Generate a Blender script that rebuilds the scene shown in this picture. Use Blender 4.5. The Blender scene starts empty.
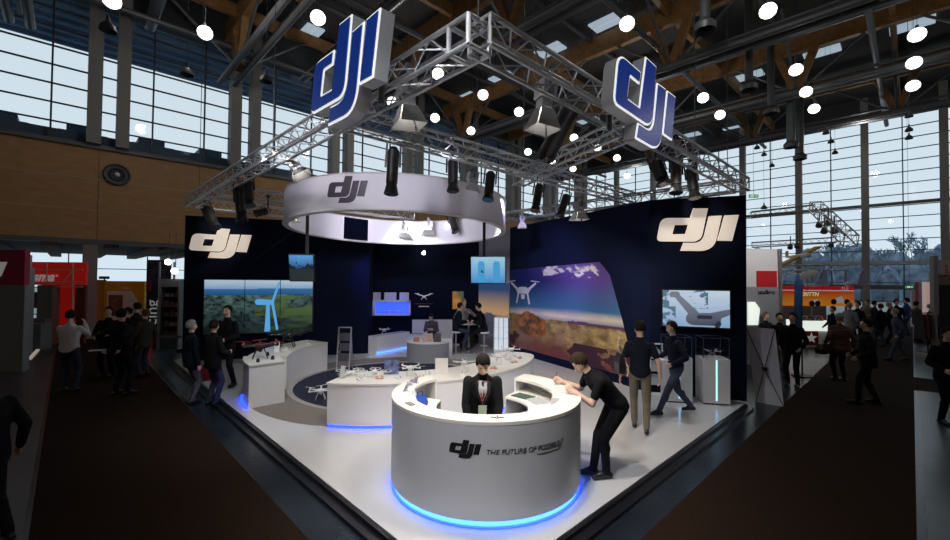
import bpy, bmesh, math, random
import numpy as np
from mathutils import Matrix, Vector, Euler
random.seed(7)
R = math.radians
scene = bpy.context.scene
col = scene.collection

# ---------------------------------------------------------------- camera
F_PX, CX, CY, CAM_Z = 422.0, 475.0, 270.0, 2.5
PITCH, ROLL = R(1.25), R(0.5)
cam_data = bpy.data.cameras.new('camera'); cam = bpy.data.objects.new('camera', cam_data); col.objects.link(cam)
cam_data.sensor_fit = 'HORIZONTAL'; cam_data.sensor_width = 36.0; cam_data.lens = F_PX / 950 * 36
cam_data.clip_end = 400
fw = Vector((0, math.cos(PITCH), math.sin(PITCH)))
rt0 = Vector((1, 0, 0)); up0 = rt0.cross(fw)
rt = rt0 * math.cos(ROLL) + up0 * math.sin(ROLL)
up = up0 * math.cos(ROLL) - rt0 * math.sin(ROLL)
M = Matrix.Identity(4)
for i in range(3):
    M[i][0], M[i][1], M[i][2] = rt[i], up[i], -fw[i]
M[2][3] = CAM_Z
cam.matrix_world = M
scene.camera = cam

def ray(px, py):
    return rt * ((px - CX) / F_PX) + up * ((CY - py) / F_PX) + fw
def G(px, py, z=0.0):            # the point of a level plane seen at a place of the photo
    d = ray(px, py); t = (z - CAM_Z) / d.z
    return Vector((d.x * t, d.y * t, z))
def AT(px, py, y):               # the point at depth y
    d = ray(px, py); t = y / d.y
    return Vector((d.x * t, y, CAM_Z + d.z * t))

# ---------------------------------------------------------------- sky and exposure
world = bpy.data.worlds.new('world'); scene.world = world; world.use_nodes = True
nt = world.node_tree; nt.nodes.clear()
wo = nt.nodes.new('ShaderNodeOutputWorld'); wb = nt.nodes.new('ShaderNodeBackground')
tc = nt.nodes.new('ShaderNodeTexCoord'); sp = nt.nodes.new('ShaderNodeSeparateXYZ'); cr = nt.nodes.new('ShaderNodeValToRGB')
nt.links.new(tc.outputs['Generated'], sp.inputs[0]); nt.links.new(sp.outputs['Z'], cr.inputs[0])
cr.color_ramp.elements[0].position = 0.0; cr.color_ramp.elements[0].color = (0.52, 0.60, 0.66, 1)
cr.color_ramp.elements[1].position = 0.5; cr.color_ramp.elements[1].color = (0.46, 0.53, 0.57, 1)
nt.links.new(cr.outputs[0], wb.inputs[0]); nt.links.new(wb.outputs[0], wo.inputs[0])
wb.inputs[1].default_value = 1.5
scene.view_settings.view_transform = 'Standard'
scene.view_settings.look = 'None'
scene.view_settings.gamma = 1.0
scene.view_settings.use_curve_mapping = False
scene.view_settings.exposure = 0.0

# ---------------------------------------------------------------- materials
MATS = {}
def mat(name, color=(.5, .5, .5), rough=.5, metal=0., emit=None, es=0., spec=.5, noise=None, bump=None, alpha=1., coat=0.):
    if name in MATS: return MATS[name]
    m = bpy.data.materials.new(name); m.use_nodes = True; MATS[name] = m
    n = m.node_tree.nodes; l = m.node_tree.links; b = n['Principled BSDF']
    b.inputs['Base Color'].default_value = (*color, 1); b.inputs['Roughness'].default_value = rough
    b.inputs['Metallic'].default_value = metal; b.inputs['Specular IOR Level'].default_value = spec
    b.inputs['Coat Weight'].default_value = coat
    if emit is not None:
        b.inputs['Emission Color'].default_value = (*emit, 1); b.inputs['Emission Strength'].default_value = es
    if alpha < 1: b.inputs['Alpha'].default_value = alpha
    if noise:                        # (scale, amount, stretch)
        t = n.new('ShaderNodeTexCoord'); mp = n.new('ShaderNodeMapping'); mp.inputs['Scale'].default_value = noise[2]
        no = n.new('ShaderNodeTexNoise'); no.inputs['Scale'].default_value = noise[0]; no.inputs['Detail'].default_value = 5
        r = n.new('ShaderNodeValToRGB'); a = noise[1]
        r.color_ramp.elements[0].position = .3; r.color_ramp.elements[1].position = .7
        r.color_ramp.elements[0].color = (*[c * (1 - a) for c in color], 1)
        r.color_ramp.elements[1].color = (*[min(1, c * (1 + a)) for c in color], 1)
        l.new(t.outputs['Object'], mp.inputs[0]); l.new(mp.outputs[0], no.inputs['Vector'])
        l.new(no.outputs['Fac'], r.inputs[0]); l.new(r.outputs[0], b.inputs['Base Color'])
    if bump:                         # (kind, scale, strength)
        t = n.new('ShaderNodeTexCoord')
        if bump[0] == 'noise':
            no = n.new('ShaderNodeTexNoise'); no.inputs['Scale'].default_value = bump[1]; out = no.outputs['Fac']
        else:
            no = n.new('ShaderNodeTexWave'); no.inputs['Scale'].default_value = bump[1]; no.bands_direction = bump[0]; out = no.outputs['Fac']
        bp = n.new('ShaderNodeBump'); bp.inputs['Strength'].default_value = bump[2]; bp.inputs['Distance'].default_value = .05
        l.new(t.outputs['Object'], no.inputs['Vector']); l.new(out, bp.inputs['Height']); l.new(bp.outputs[0], b.inputs['Normal'])
    return m
def glass(name, tint=(.9, .95, 1), refl=.06):
    if name in MATS: return MATS[name]
    m = bpy.data.materials.new(name); m.use_nodes = True; MATS[name] = m
    n = m.node_tree.nodes; l = m.node_tree.links; n.clear()
    o = n.new('ShaderNodeOutputMaterial'); mx = n.new('ShaderNodeMixShader'); t = n.new('ShaderNodeBsdfTransparent'); g = n.new('ShaderNodeBsdfGlossy')
    t.inputs[0].default_value = (*tint, 1); g.inputs['Roughness'].default_value = .02; mx.inputs[0].default_value = refl
    l.new(t.outputs[0], mx.inputs[1]); l.new(g.outputs[0], mx.inputs[2]); l.new(mx.outputs[0], o.inputs[0])
    return m
def picture_mat(name, emit=0., rough=.5):
    if name in MATS: return MATS[name]
    m = mat(name, (1, 1, 1), rough)
    n = m.node_tree.nodes; l = m.node_tree.links; b = n['Principled BSDF']
    a = n.new('ShaderNodeAttribute'); a.attribute_name = 'picture'
    if emit:
        b.inputs['Base Color'].default_value = (.01, .01, .01, 1)
        l.new(a.outputs['Color'], b.inputs['Emission Color']); b.inputs['Emission Strength'].default_value = emit
    else: l.new(a.outputs['Color'], b.inputs['Base Color'])
    return m

WHITE = mat('white_laminate', (.80, .80, .80), .22)
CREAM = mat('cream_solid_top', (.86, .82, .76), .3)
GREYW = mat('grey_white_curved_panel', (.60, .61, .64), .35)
GLOSSW = mat('glossy_white_stage_floor', (.62, .62, .63), .12, coat=.3)
NAVY = mat('navy_fabric_wall', (.003, .006, .022), .85, spec=.15)
NAVY2 = mat('deep_navy_panel', (.004, .006, .018), .55)
BLACK = mat('black_metal', (.012, .012, .013), .45)
BLACKP = mat('black_plastic', (.015, .015, .017), .35)
SILVER = mat('brushed_aluminium', (.55, .56, .58), .35, .55)
STEEL = mat('painted_grey_steel', (.12, .13, .145), .5, .2)
DSTEEL = mat('dark_steel', (.05, .055, .065), .55, .2)
WOOD = mat('brown_wall_boards', (.42, .24, .105), .6, noise=(2., .12, (1, 1, 3)))
GLULAM = mat('glued_timber', (.30, .16, .06), .55, noise=(4., .25, (1, 1, 1)))
DECK = mat('corrugated_roof_deck', (.055, .055, .058), .6, bump=('X', 3.0, .8))
HALLF = mat('dark_polished_hall_floor', (.014, .019, .027), .25, spec=.35, noise=(1.2, .4, (1, 1, 1)), bump=('noise', 30., .05))
CARPET = mat('dark_brown_carpet', (.020, .011, .007), .95, spec=.08, noise=(60., .25, (1, 1, 1)))
BEIGEC = mat('taupe_carpet', (.20, .17, .15), .9, noise=(80., .15, (1, 1, 1)))
NAVYC = mat('navy_carpet', (.008, .012, .035), .9)
LEDB = mat('blue_led_strip', (.1, .2, .9), .4, emit=(.006, .022, 1.0), es=7.)
LEDC = mat('cyan_led_strip', (.3, .6, .9), .4, emit=(.09, .36, 1.0), es=2.3)
LEDW = mat('pale_blue_light_line', (.5, .7, .9), .4, emit=(.25, .6, 1.0), es=2.2)
LAMP = mat('glowing_lamp_glass', (1, 1, 1), .4, emit=(1., .98, .93), es=3.2)
HOT = mat('lit_lamp_lens', (1, 1, 1), .4, emit=(1., .93, .82), es=14.)
GLASSW = glass('facade_glass', (.87, .90, .92), .014)
GLASSC = glass('clear_case_glass', (.93, .95, .96), .07)

# ---------------------------------------------------------------- mesh builder
WM = {}                               # world matrices of parents, by name
def wm(o): return WM.get(o.name, Matrix.Identity(4)) if o else Matrix.Identity(4)
def tag(o, label=None, cat=None, group=None, kind=None):
    if label: o['label'] = label
    if cat: o['category'] = cat
    if group: o['group'] = group
    if kind: o['kind'] = kind
    return o
def T(name, label=None, cat=None, loc=(0, 0, 0), rz=0., group=None, kind=None):
    o = bpy.data.objects.new(name, None); o.empty_display_size = .1; col.objects.link(o)
    o.location = loc; o.rotation_euler = (0, 0, rz)
    WM[o.name] = Matrix.Translation(Vector(loc)) @ Matrix.Rotation(rz, 4, 'Z')
    return tag(o, label, cat, group, kind)

class MB:
    def __init__(s): s.V = []; s.F = []
    def add(s, v, f):
        n = len(s.V); s.V += [tuple(p) for p in v]; s.F += [tuple(i + n for i in q) for q in f]; return s
    def box(s, x0, y0, z0, x1, y1, z1, m=None):
        v = [Vector((x, y, z)) for z in (z0, z1) for y in (y0, y1) for x in (x0, x1)]
        if m is not None: v = [m @ p for p in v]
        return s.add(v, [(0, 2, 3, 1), (4, 5, 7, 6), (0, 1, 5, 4), (2, 6, 7, 3), (0, 4, 6, 2), (1, 3, 7, 5)])
    def beam(s, p0, p1, w, h):        # rectangular bar between two points
        p0 = Vector(p0); p1 = Vector(p1); d = (p1 - p0).normalized()
        a = Vector((0, 0, 1)) if abs(d.z) < .95 else Vector((0, 1, 0))
        x = d.cross(a).normalized() * w / 2; y = x.cross(d).normalized() * h / 2
        v = [p + sx * x + sy * y for p in (p0, p1) for sx, sy in ((-1, -1), (1, -1), (1, 1), (-1, 1))]
        return s.add(v, [(3, 2, 1, 0), (4, 5, 6, 7), (0, 1, 5, 4), (1, 2, 6, 5), (2, 3, 7, 6), (3, 0, 4, 7)])
    def cyl(s, p0, p1, r0, r1=None, n=8, cap=True):
        r1 = r0 if r1 is None else r1
        p0 = Vector(p0); p1 = Vector(p1); d = (p1 - p0).normalized()
        a = Vector((0, 0, 1)) if abs(d.z) < .9 else Vector((1, 0, 0))
        x = d.cross(a).normalized(); y = d.cross(x)
        v = []
        for p, r in ((p0, r0), (p1, r1)):
            for i in range(n):
                t = 2 * math.pi * i / n; v.append(p + (x * math.cos(t) + y * math.sin(t)) * r)
        f = [(i, (i + 1) % n, n + (i + 1) % n, n + i) for i in range(n)]
        if cap: f += [tuple(range(n - 1, -1, -1)), tuple(range(n, 2 * n))]
        return s.add(v, f)
    def tube(s, pts, r, n=6):
        for a, b in zip(pts[:-1], pts[1:]): s.cyl(a, b, r, None, n)
        return s
    def ball(s, c, r, nu=12, nv=8, m=None):
        if not hasattr(r, '__len__'): r = (r, r, r)
        c = Vector(c); v = []; f = []
        def put(p): v.append(c + (m @ p if m is not None else p))
        put(Vector((0, 0, -r[2])))
        for j in range(1, nv):
            ph = -math.pi / 2 + math.pi * j / nv
            for i in range(nu):
                th = 2 * math.pi * i / nu
                put(Vector((r[0] * math.cos(ph) * math.cos(th), r[1] * math.cos(ph) * math.sin(th), r[2] * math.sin(ph))))
        put(Vector((0, 0, r[2])))
        for i in range(nu): f.append((0, 1 + (i + 1) % nu, 1 + i))
        for j in range(nv - 2):
            a = 1 + j * nu; b = a + nu
            for i in range(nu): f.append((a + i, a + (i + 1) % nu, b + (i + 1) % nu, b + i))
        L = len(v) - 1; a = 1 + (nv - 2) * nu
        for i in range(nu): f.append((a + i, a + (i + 1) % nu, L))
        return s.add(v, f)
    def cap(s, p0, p1, r0, r1, n=12):  # round-ended tapered limb
        s.cyl(p0, p1, r0, r1, n); s.ball(p0, r0, n, 8); s.ball(p1, r1, n, 8); return s
    def lathe(s, prof, c=(0, 0), n=24, m=None):
        v = []; f = []; k = len(prof)
        for i in range(n):
            t = 2 * math.pi * i / n
            for r, z in prof:
                p = Vector((c[0] + r * math.cos(t), c[1] + r * math.sin(t), z)); v.append(m @ p if m is not None else p)
        for i in range(n):
            a = i * k; b = ((i + 1) % n) * k
            for j in range(k - 1): f.append((a + j, b + j, b + j + 1, a + j + 1))
        return s.add(v, f)
    def prism(s, poly, z0, z1):
        n = len(poly); v = [(x, y, z0) for x, y in poly] + [(x, y, z1) for x, y in poly]
        return s.add(v, [tuple(range(n - 1, -1, -1)), tuple(range(n, 2 * n))] + [(i, (i + 1) % n, n + (i + 1) % n, n + i) for i in range(n)])
    def arc(s, c, r0, r1, a0, a1, z0, z1, n=32):   # ring sector slab, angles in degrees
        full = abs(a1 - a0) >= 359.9; v = []; f = []; k = n if full else n + 1
        for i in range(k):
            t = R(a0 + (a1 - a0) * i / n); ct, st = math.cos(t), math.sin(t)
            for r, z in ((r0, z0), (r1, z0), (r1, z1), (r0, z1)): v.append((c[0] + r * ct, c[1] + r * st, z))
        for i in range(n):
            a = 4 * i; b = 4 * ((i + 1) % k)
            for j in range(4): f.append((a + j, a + (j + 1) % 4, b + (j + 1) % 4, b + j))
        if not full: f += [(3, 2, 1, 0), (4 * n, 4 * n + 1, 4 * n + 2, 4 * n + 3)]
        return s.add(v, f)
    def disc(s, c, r, z0, z1, n=64):
        return s.prism([(c[0] + r * math.cos(2 * math.pi * i / n), c[1] + r * math.sin(2 * math.pi * i / n)) for i in range(n)], z0, z1)
    def build(s, name, m, parent=None, smooth=False, bevel=0., label=None, cat=None, group=None, kind=None, local=False):
        me = bpy.data.meshes.new(name); V = [Vector(p) for p in s.V]
        loc = Vector((0, 0, 0))
        if parent is not None:
            if not local:
                inv = wm(parent).inverted(); V = [inv @ p for p in V]
        else:
            xs = [p.x for p in V]; ys = [p.y for p in V]; zs = [p.z for p in V]
            loc = Vector(((min(xs) + max(xs)) / 2, (min(ys) + max(ys)) / 2, min(zs))); V = [p - loc for p in V]
        me.from_pydata(V, [], s.F); me.validate()
        bm = bmesh.new(); bm.from_mesh(me); bmesh.ops.recalc_face_normals(bm, faces=bm.faces); bm.to_mesh(me); bm.free()
        if m: me.materials.append(m)
        if smooth:
            me.polygons.foreach_set('use_smooth', [True] * len(me.polygons))
            if smooth == 'auto':
                me.polygons.foreach_set('use_smooth', [True] * len(me.polygons))
                bm = bmesh.new(); bm.from_mesh(me)
                for e in bm.edges:
                    if len(e.link_faces) == 2 and e.calc_face_angle(0) > R(35): e.smooth = False
                bm.to_mesh(me); bm.free()
        o = bpy.data.objects.new(name, me); col.objects.link(o); o.location = loc
        if parent is not None: o.parent = parent
        WM[o.name] = wm(parent) @ Matrix.Translation(loc)
        if bevel:
            b = o.modifiers.new('bevel', 'BEVEL'); b.width = bevel; b.segments = 2; b.limit_method = 'ANGLE'
        return tag(o, label, cat, group, kind)

def dup(root, loc=None, rz=None, label=None, scale=None):
    c = root.copy(); col.objects.link(c)
    if loc is not None: c.location = loc
    if rz is not None: c.rotation_euler = (0, 0, rz)
    if scale is not None: c.scale = (scale,) * 3
    if label: c['label'] = label
    for ch in list(root.children):
        d = ch.copy(); col.objects.link(d); d.parent = c
        for g in list(ch.children):
            e = g.copy(); col.objects.link(e); e.parent = d
    return c
ORD = ['first', 'second', 'third', 'fourth', 'fifth', 'sixth', 'seventh', 'eighth', 'ninth', 'tenth', 'eleventh', 'twelfth', 'thirteenth',
       'fourteenth', 'fifteenth', 'sixteenth', 'seventeenth', 'eighteenth', 'nineteenth', 'twentieth', 'twenty-first', 'twenty-second',
       'twenty-third', 'twenty-fourth', 'twenty-fifth', 'twenty-sixth', 'twenty-seventh', 'twenty-eighth', 'twenty-ninth', 'thirtieth']

def from_object(o):
    dg = bpy.context.evaluated_depsgraph_get()
    me = bpy.data.meshes.new_from_object(o.evaluated_get(dg))
    return me
# frame of a flat thing: origin o, right r, up u, normal n
def frame(o, r, u=Vector((0, 0, 1))):
    r = Vector(r).normalized(); u = Vector(u).normalized(); n = r.cross(u).normalized(); o = Vector(o)
    m = Matrix.Identity(4)
    for i in range(3): m[i][0], m[i][1], m[i][2], m[i][3] = r[i], u[i], n[i], o[i]
    return m

def curve_solid(splines, thick, offset=0.):
    cu = bpy.data.curves.new('tmp', 'CURVE'); cu.dimensions = '2D'; cu.fill_mode = 'BOTH'; cu.extrude = thick / 2; cu.offset = offset
    for pts in splines:
        s = cu.splines.new('POLY'); s.points.add(len(pts) - 1)
        for i, p in enumerate(pts): s.points[i].co = (p[0], p[1], 0, 1)
        s.use_cyclic_u = True
    o = bpy.data.objects.new('tmp', cu); col.objects.link(o); bpy.context.view_layer.update()
    me = from_object(o); bpy.data.objects.remove(o)
    V = [v.co.copy() for v in me.vertices]; Fc = [tuple(p.vertices) for p in me.polygons]
    return V, Fc
def text_solid(body, size, thick=.004, shear=0., bold=0.):
    cu = bpy.data.curves.new('tmp', 'FONT'); cu.body = body; cu.size = size; cu.extrude = thick / 2; cu.shear = shear; cu.offset = bold
    o = bpy.data.objects.new('tmp', cu); col.objects.link(o); bpy.context.view_layer.update()
    me = from_object(o); bpy.data.objects.remove(o)
    return [v.co.copy() for v in me.vertices], [tuple(p.vertices) for p in me.polygons]
def rounded(pts, n=7):
    out = []; k = len(pts)
    for i in range(k):
        x, y, r = pts[i]; p = Vector((x, y))
        if r <= 0: out.append((x, y)); continue
        a = Vector(pts[i - 1][:2]) - p; b = Vector(pts[(i + 1) % k][:2]) - p
        a = a.normalized() * r; b = b.normalized() * r
        for j in range(n + 1):
            t = j / n; q = p + a * (1 - t) ** 2 + b * t ** 2; out.append((q.x, q.y))
    return out
_D = [(290, 203, 0), (370, 203, 0), (332, 391, 48), (86, 394, 30), (112, 258, 42), (273, 258, 0)]
_H = [(190, 297, 5), (263, 295, 0), (247, 350, 0), (176, 352, 5)]
_J = [(375, 247, 0), (443, 243, 0), (400, 443, 75), (220, 446, 0), (237, 400, 0), (340, 400, 55)]
_I = [(457, 243, 0), (530, 240, 0), (495, 384, 0), (420, 384, 0)]
_DO = [(290, 203, 0), (370, 203, 0), (332, 391, 48), (86, 394, 30), (112, 258, 42), (257, 258, 0), (246, 294, 0), (184, 294, 5), (167, 356, 5), (245, 356, 0)]
def logo_splines(w, hs=1., parts='dji'):
    k = w / 445.
    def cv(p): return [((x - 85) * k, (448 - (y + .04 * (x - 85) - 8)) * k * hs, r) for x, y, r in p]
    def rr(p):
        q = cv(p); return rounded([(x, y, r * k) for x, y, r in q])
    out = []
    if 'd' in parts: out += [rr(_D), rr(_H)]
    if 'o' in parts: out.append(rr(_DO))
    if 'j' in parts: out.append(rr(_J))
    if 'i' in parts: out.append(rr(_I))
    return out
def place_solid(vf, m, warp=None):
    b = MB(); V = [(m @ (warp(p) if warp else p)) for p in vf[0]]
    return b.add(V, vf[1])

# ---------------------------------------------------------------- painted pictures (printed or on screens)
def noise2(u, v, seed=0, oct=5, fx=4., fy=4.):
    rng = np.random.RandomState(seed); out = np.zeros_like(u); amp = 1.; tot = 0
    for o in range(oct):
        g = rng.rand(66, 66); x = (u * fx) % 64; y = (v * fy) % 64
        xi = x.astype(int); yi = y.astype(int); a = x - xi; b = y - yi; a = a * a * (3 - 2 * a); b = b * b * (3 - 2 * b)
        out += amp * ((g[yi, xi] * (1 - a) + g[yi, xi + 1] * a) * (1 - b) + (g[yi + 1, xi] * (1 - a) + g[yi + 1, xi + 1] * a) * b)
        tot += amp; amp *= .55; fx *= 2.03; fy *= 2.03
    return out / tot
def srgb(*c): return np.array([(x / 255.) ** 2.2 for x in c])
def mixc(a, b, t):
    t = np.clip(t, 0, 1)[..., None]; return a * (1 - t) + b * t
def picture(name, m, parent, mp, func, nu, nv, depth=.0, **kw):
    """mp(u, v) -> Vector; func(U, V) -> colours (nv, nu, 3)"""
    us = (np.arange(nu) + .5) / nu; vs = (np.arange(nv) + .5) / nv
    U, V_ = np.meshgrid(us, vs); C = np.clip(func(U, V_), 0, 1)
    b = MB(); v = [mp(i / nu, j / nv) for j in range(nv + 1) for i in range(nu + 1)]
    f = [(j * (nu + 1) + i, j * (nu + 1) + i + 1, (j + 1) * (nu + 1) + i + 1, (j + 1) * (nu + 1) + i) for j in range(nv) for i in range(nu)]
    me = bpy.data.meshes.new(name); inv = wm(parent).inverted() if parent else Matrix.Identity(4)
    me.from_pydata([inv @ Vector(p) for p in v], [], f); me.materials.append(m)
    at = me.color_attributes.new('picture', 'FLOAT_COLOR', 'CORNER')
    cc = np.ones((nv * nu, 4, 4), dtype=np.float32); cc[:, :, :3] = C.reshape(-1, 1, 3)
    at.data.foreach_set('color', cc.ravel())
    o = bpy.data.objects.new(name, me); col.objects.link(o)
    if parent: o.parent = parent
    return tag(o, **kw)
def quad_map(m, w, h, z=0.):
    return lambda u, v: m @ Vector((u * w, v * h, z))

# ---------------------------------------------------------------- lights
def aim(o, p, q):
    o.location = p; o.rotation_euler = (Vector(q) - Vector(p)).to_track_quat('-Z', 'Y').to_euler()
def spot(p, q, energy, color=(1, .96, .9), angle=50, blend=.6, size=.12, parent=None):
    l = bpy.data.lights.new('spot_light', 'SPOT'); l.energy = energy; l.color = color; l.spot_size = R(angle); l.spot_blend = blend; l.shadow_soft_size = size
    o = bpy.data.objects.new('spot_light', l); col.objects.link(o); aim(o, p, q)
    return o
# ================================================================ directions of the hall and of the stand
D1 = Vector((.7193, .6947, 0)); D2 = Vector((-.6947, .7193, 0)); UPV = Vector((0, 0, 1))
FZ = -.10                                  # hall floor; the stand's deck is at 0
def HP(s, t, z): return D1 * s + D2 * t + UPV * z
LW, RW = 23.7, 40.2                         # left wall (t) and right wall (s)
TOPZ = 13.9
S0, T0 = -16., -24.                         # how far the hall reaches to the near side
def hall_box(b, s0, t0, z0, s1, t1, z1):
    v = [HP(s, t, z) for z in (z0, z1) for t in (t0, t1) for s in (s0, s1)]
    return b.add(v, [(0, 2, 3, 1), (4, 5, 7, 6), (0, 1, 5, 4), (2, 6, 7, 3), (0, 4, 6, 2), (1, 3, 7, 5)])

b = MB(); hall_box(b, S0, T0, FZ - .2, RW + .4, LW + 16, FZ); b.build('floor', HALLF, kind='structure')
b = MB(); hall_box(b, S0, T0, 15.4, RW + 5.5, LW + 5.2, 15.7)
ceiling = b.build('ceiling', DECK, kind='structure')
b = MB(); hall_box(b, S0 - .3, T0, FZ, S0, LW, 15.4); b.build('wall_near_left', WOOD, kind='structure')
b = MB(); hall_box(b, S0, T0 - .3, FZ, RW, T0, 15.4); b.build('wall_near_right', WOOD, kind='structure')
# outside ground and the neighbouring hall's roof with its vents
b = MB(); hall_box(b, S0 - 60, T0 - 60, FZ - .5, RW + 120, LW + 120, FZ - .25)
b.build('ground_outside', mat('wet_grey_ground', (.28, .30, .30), .9), kind='structure')

# left wall: timber band, windows above, recess below
b = MB(); hall_box(b, S0, LW, 4.0, RW, LW + .35, 7.9)
lw = b.build('wall_left', WOOD, kind='structure')
b = MB()
for z in (5.22, 6.52): hall_box(b, S0, LW - .012, z, RW, LW, z + .035)
b.build('board_joint', mat('pale_joint', (.45, .36, .24), .6), lw)
b = MB()
s = S0 + 1.1
while s < RW: hall_box(b, s, LW - .008, 4.0, s + .015, LW, 7.9); s += 5.25
b.build('upright_joint', mat('dark_joint', (.08, .05, .03), .7), lw)
b = MB(); hall_box(b, S0, LW - .14, 7.82, RW, LW + .4, 7.98); b.build('trim_1', STEEL, kind='structure')
b = MB(); hall_box(b, S0, LW - .14, 3.84, RW, LW + .5, 4.02); b.build('trim_2', STEEL, kind='structure')
b = MB(); hall_box(b, S0, LW - .2, TOPZ, RW, LW + .4, 15.4); b.build('wall_left_top', DSTEEL, kind='structure')
# low recess under the timber band
b = MB(); hall_box(b, S0, LW + .4, 4.02, RW, LW + 15.5, 4.3)
sof = b.build('ceiling_low', mat('grey_soffit', (.10, .10, .105), .7), kind='structure')
s = S0
while s < RW: hall_box(MB(), s, LW + .5, 3.72, s + .5, LW + 15, 4.0).build('soffit_beam', mat('pale_soffit_beam', (.40, .38, .36), .7), sof); s += 1.9
nwin = [0]
def glazing(name, P, a0, a1, z0, z1, mull, step=.755, frame_m=DSTEEL, thick=.05):
    """P(a, w, z): a along the wall, w outward"""
    t = T(name, kind='structure')
    fr = MB()
    def bx(a0, w0, z0, a1, w1, z1):
        v = [P(a, w, z) for z in (z0, z1) for w in (w0, w1) for a in (a0, a1)]
        fr.add(v, [(0, 2, 3, 1), (4, 5, 7, 6), (0, 1, 5, 4), (2, 6, 7, 3), (0, 4, 6, 2), (1, 3, 7, 5)])
    z = z0
    while z <= z1 + .01: bx(a0, 0, z - thick / 2, a1, .09, z + thick / 2); z += step
    for m_ in mull: bx(m_ - .03, .0, z0, m_ + .03, .10, z1)
    fr.build('window_frame', frame_m, t)
    g = MB(); g.add([P(a0, .12, z0), P(a1, .12, z0), P(a1, .12, z1), P(a0, .12, z1)], [(0, 1, 2, 3)])
    g.build('pane', GLASSW, t)
PL = lambda a, w, z: HP(a, LW + .1 + w, z)
PR = lambda a, w, z: HP(RW + .1 + w, a, z)
k = 0
COLL = mat('grey_column', (.24, .24, .235), .6)
for i in range(-3, 9):
    s0 = .44 + 5.25 * i
    if s0 > RW - 2: break
    for (c0, c1) in ((s0, s0 + .46), (s0 + .93, s0 + 1.36)):
        b = MB(); hall_box(b, c0, LW - .35, 7.98, c1, LW + .3, 15.4)
        if c0 == s0: MB.build(hall_box(MB(), c0, LW - .1, FZ, c1, LW + .45, 3.84), 'column_low_%d' % (i + 4), COLL, kind='structure')
        k += 1; b.build('column_%d' % k, COLL, kind='structure')
    nwin[0] += 1; glazing('window_%d' % nwin[0], PL, s0 + .46, s0 + .93, 7.95, TOPZ, [])
    e = min(s0 + 5.25, RW)
    nwin[0] += 1; glazing('window_%d' % nwin[0], PL, s0 + 1.36, e, 7.95, TOPZ, [s0 + 2.2, s0 + 4.2])
# low glass front at the back of the recess
PB = lambda a, w, z: HP(a, LW + 15.5 + w, z)
for i in range(-4, 11):
    a0 = 4.2 * i
    nwin[0] += 1; glazing('window_%d' % nwin[0], PB, a0, a0 + 4.2, 0, 4.0, [a0 + .04], 1.0)
# right wall: glazed from the floor
cols = [-1.5 + 3.72 * i for i in range(-5, 8)]
for i, a in enumerate(cols):
    if a > LW: break
    b = MB(); hall_box(b, RW - .35, a - .2, FZ, RW + .1, a + .2, 15.4); k += 1; b.build('column_%d' % k, COLL, kind='structure')
    e = min(a + 3.72, LW)
    nwin[0] += 1; glazing('window_%d' % nwin[0], PR, a + .2, e - .2, 3.95, TOPZ, [(a + e) / 2])
    nwin[0] += 1; glazing('window_%d' % nwin[0], PR, a + .2, e - .2, 0.0, 3.8, [(a + e) / 2], 1.25)
b = MB(); hall_box(b, RW - .3, T0, 3.75, RW + .2, LW, 3.98); b.build('trim_3', mat('pale_sill', (.5, .54, .58), .5), kind='structure')
b = MB(); hall_box(b, RW - .2, T0, 7.78, RW + .2, LW, 7.95); b.build('trim_4', STEEL, kind='structure')
b = MB(); hall_box(b, RW - .3, T0, 2.05, RW + .15, LW, 2.35); b.build('trim_5', STEEL, kind='structure')
b = MB(); hall_box(b, RW - .3, T0, TOPZ, RW + .3, LW + .4, 15.4); b.build('wall_right_top', DSTEEL, kind='structure')

# roof structure: steel and timber girders along the hall (children of the ceiling)
def rbeam(name, p, q, w, h, m): return MB().beam(p, q, w, h).build(name, m, ceiling)
gi = 0
for s in [-8.5, -1.5, 5.5, 12.5, 19.5, 26.5, 33.5]:
    MB().beam(HP(s, T0, 14.6), HP(s, LW - .2, 14.6), .32, .9).build('timber_chord', GLULAM, ceiling)
    b = MB()
    for o_ in (-.28, .28): b.cyl(HP(s + o_, T0, 12.1), HP(s + o_, LW - .2, 12.1), .15, n=10)
    b.cyl(HP(s, T0, 12.5), HP(s, LW - .2, 12.5), .07, n=8)
    b.build('steel_tube_pair', STEEL, ceiling, smooth='auto')
    b = MB(); b2 = MB(); t = -20.5 + (gi % 2) * 3.5; gi += 1
    while t < LW - 2:
        for dt in (-1., 1.): MB().beam(HP(s, t, 12.1), HP(s, t + dt, 14.9), .3, .34).build('timber_strut', GLULAM, ceiling)
        b2.cyl(HP(s, t, 12.1), HP(s, t + 3.5, 14.9), .06, n=6); b2.cyl(HP(s, t, 12.1), HP(s, t - 3.5, 14.9), .06, n=6)
        b2.cyl(HP(s, t, 12.1), HP(s + 3.5, t, 14.9), .06, n=6); b2.cyl(HP(s, t, 12.1), HP(s - 3.5, t, 14.9), .06, n=6)
        t += 7.
    b2.build('steel_brace', STEEL, ceiling)
for t in [-20.5, -13.5, -6.5, .5, 7.5, 14.5, 21.5]:
    MB().beam(HP(S0, t, 14.75), HP(RW, t, 14.75), .22, .55).build('timber_purlin', GLULAM, ceiling)
    b = MB(); b.cyl(HP(S0, t + .6, 13.3), HP(RW, t + .6, 13.3), .12, n=8); b.cyl(HP(S0, t - 3, 14.9), HP(RW, t - 3, 14.9), .09, n=6)
    b.build('steel_pipe', STEEL, ceiling, smooth='auto')
b = MB()
for s in (2.4, 9.2, 23.):
    b.cyl(HP(s, T0, 13.6), HP(s, LW - .3, 13.6), .24, n=12)
b.build('air_duct', mat('zinc_duct', (.16, .18, .2), .4, .5), ceiling, smooth='auto')
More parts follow.
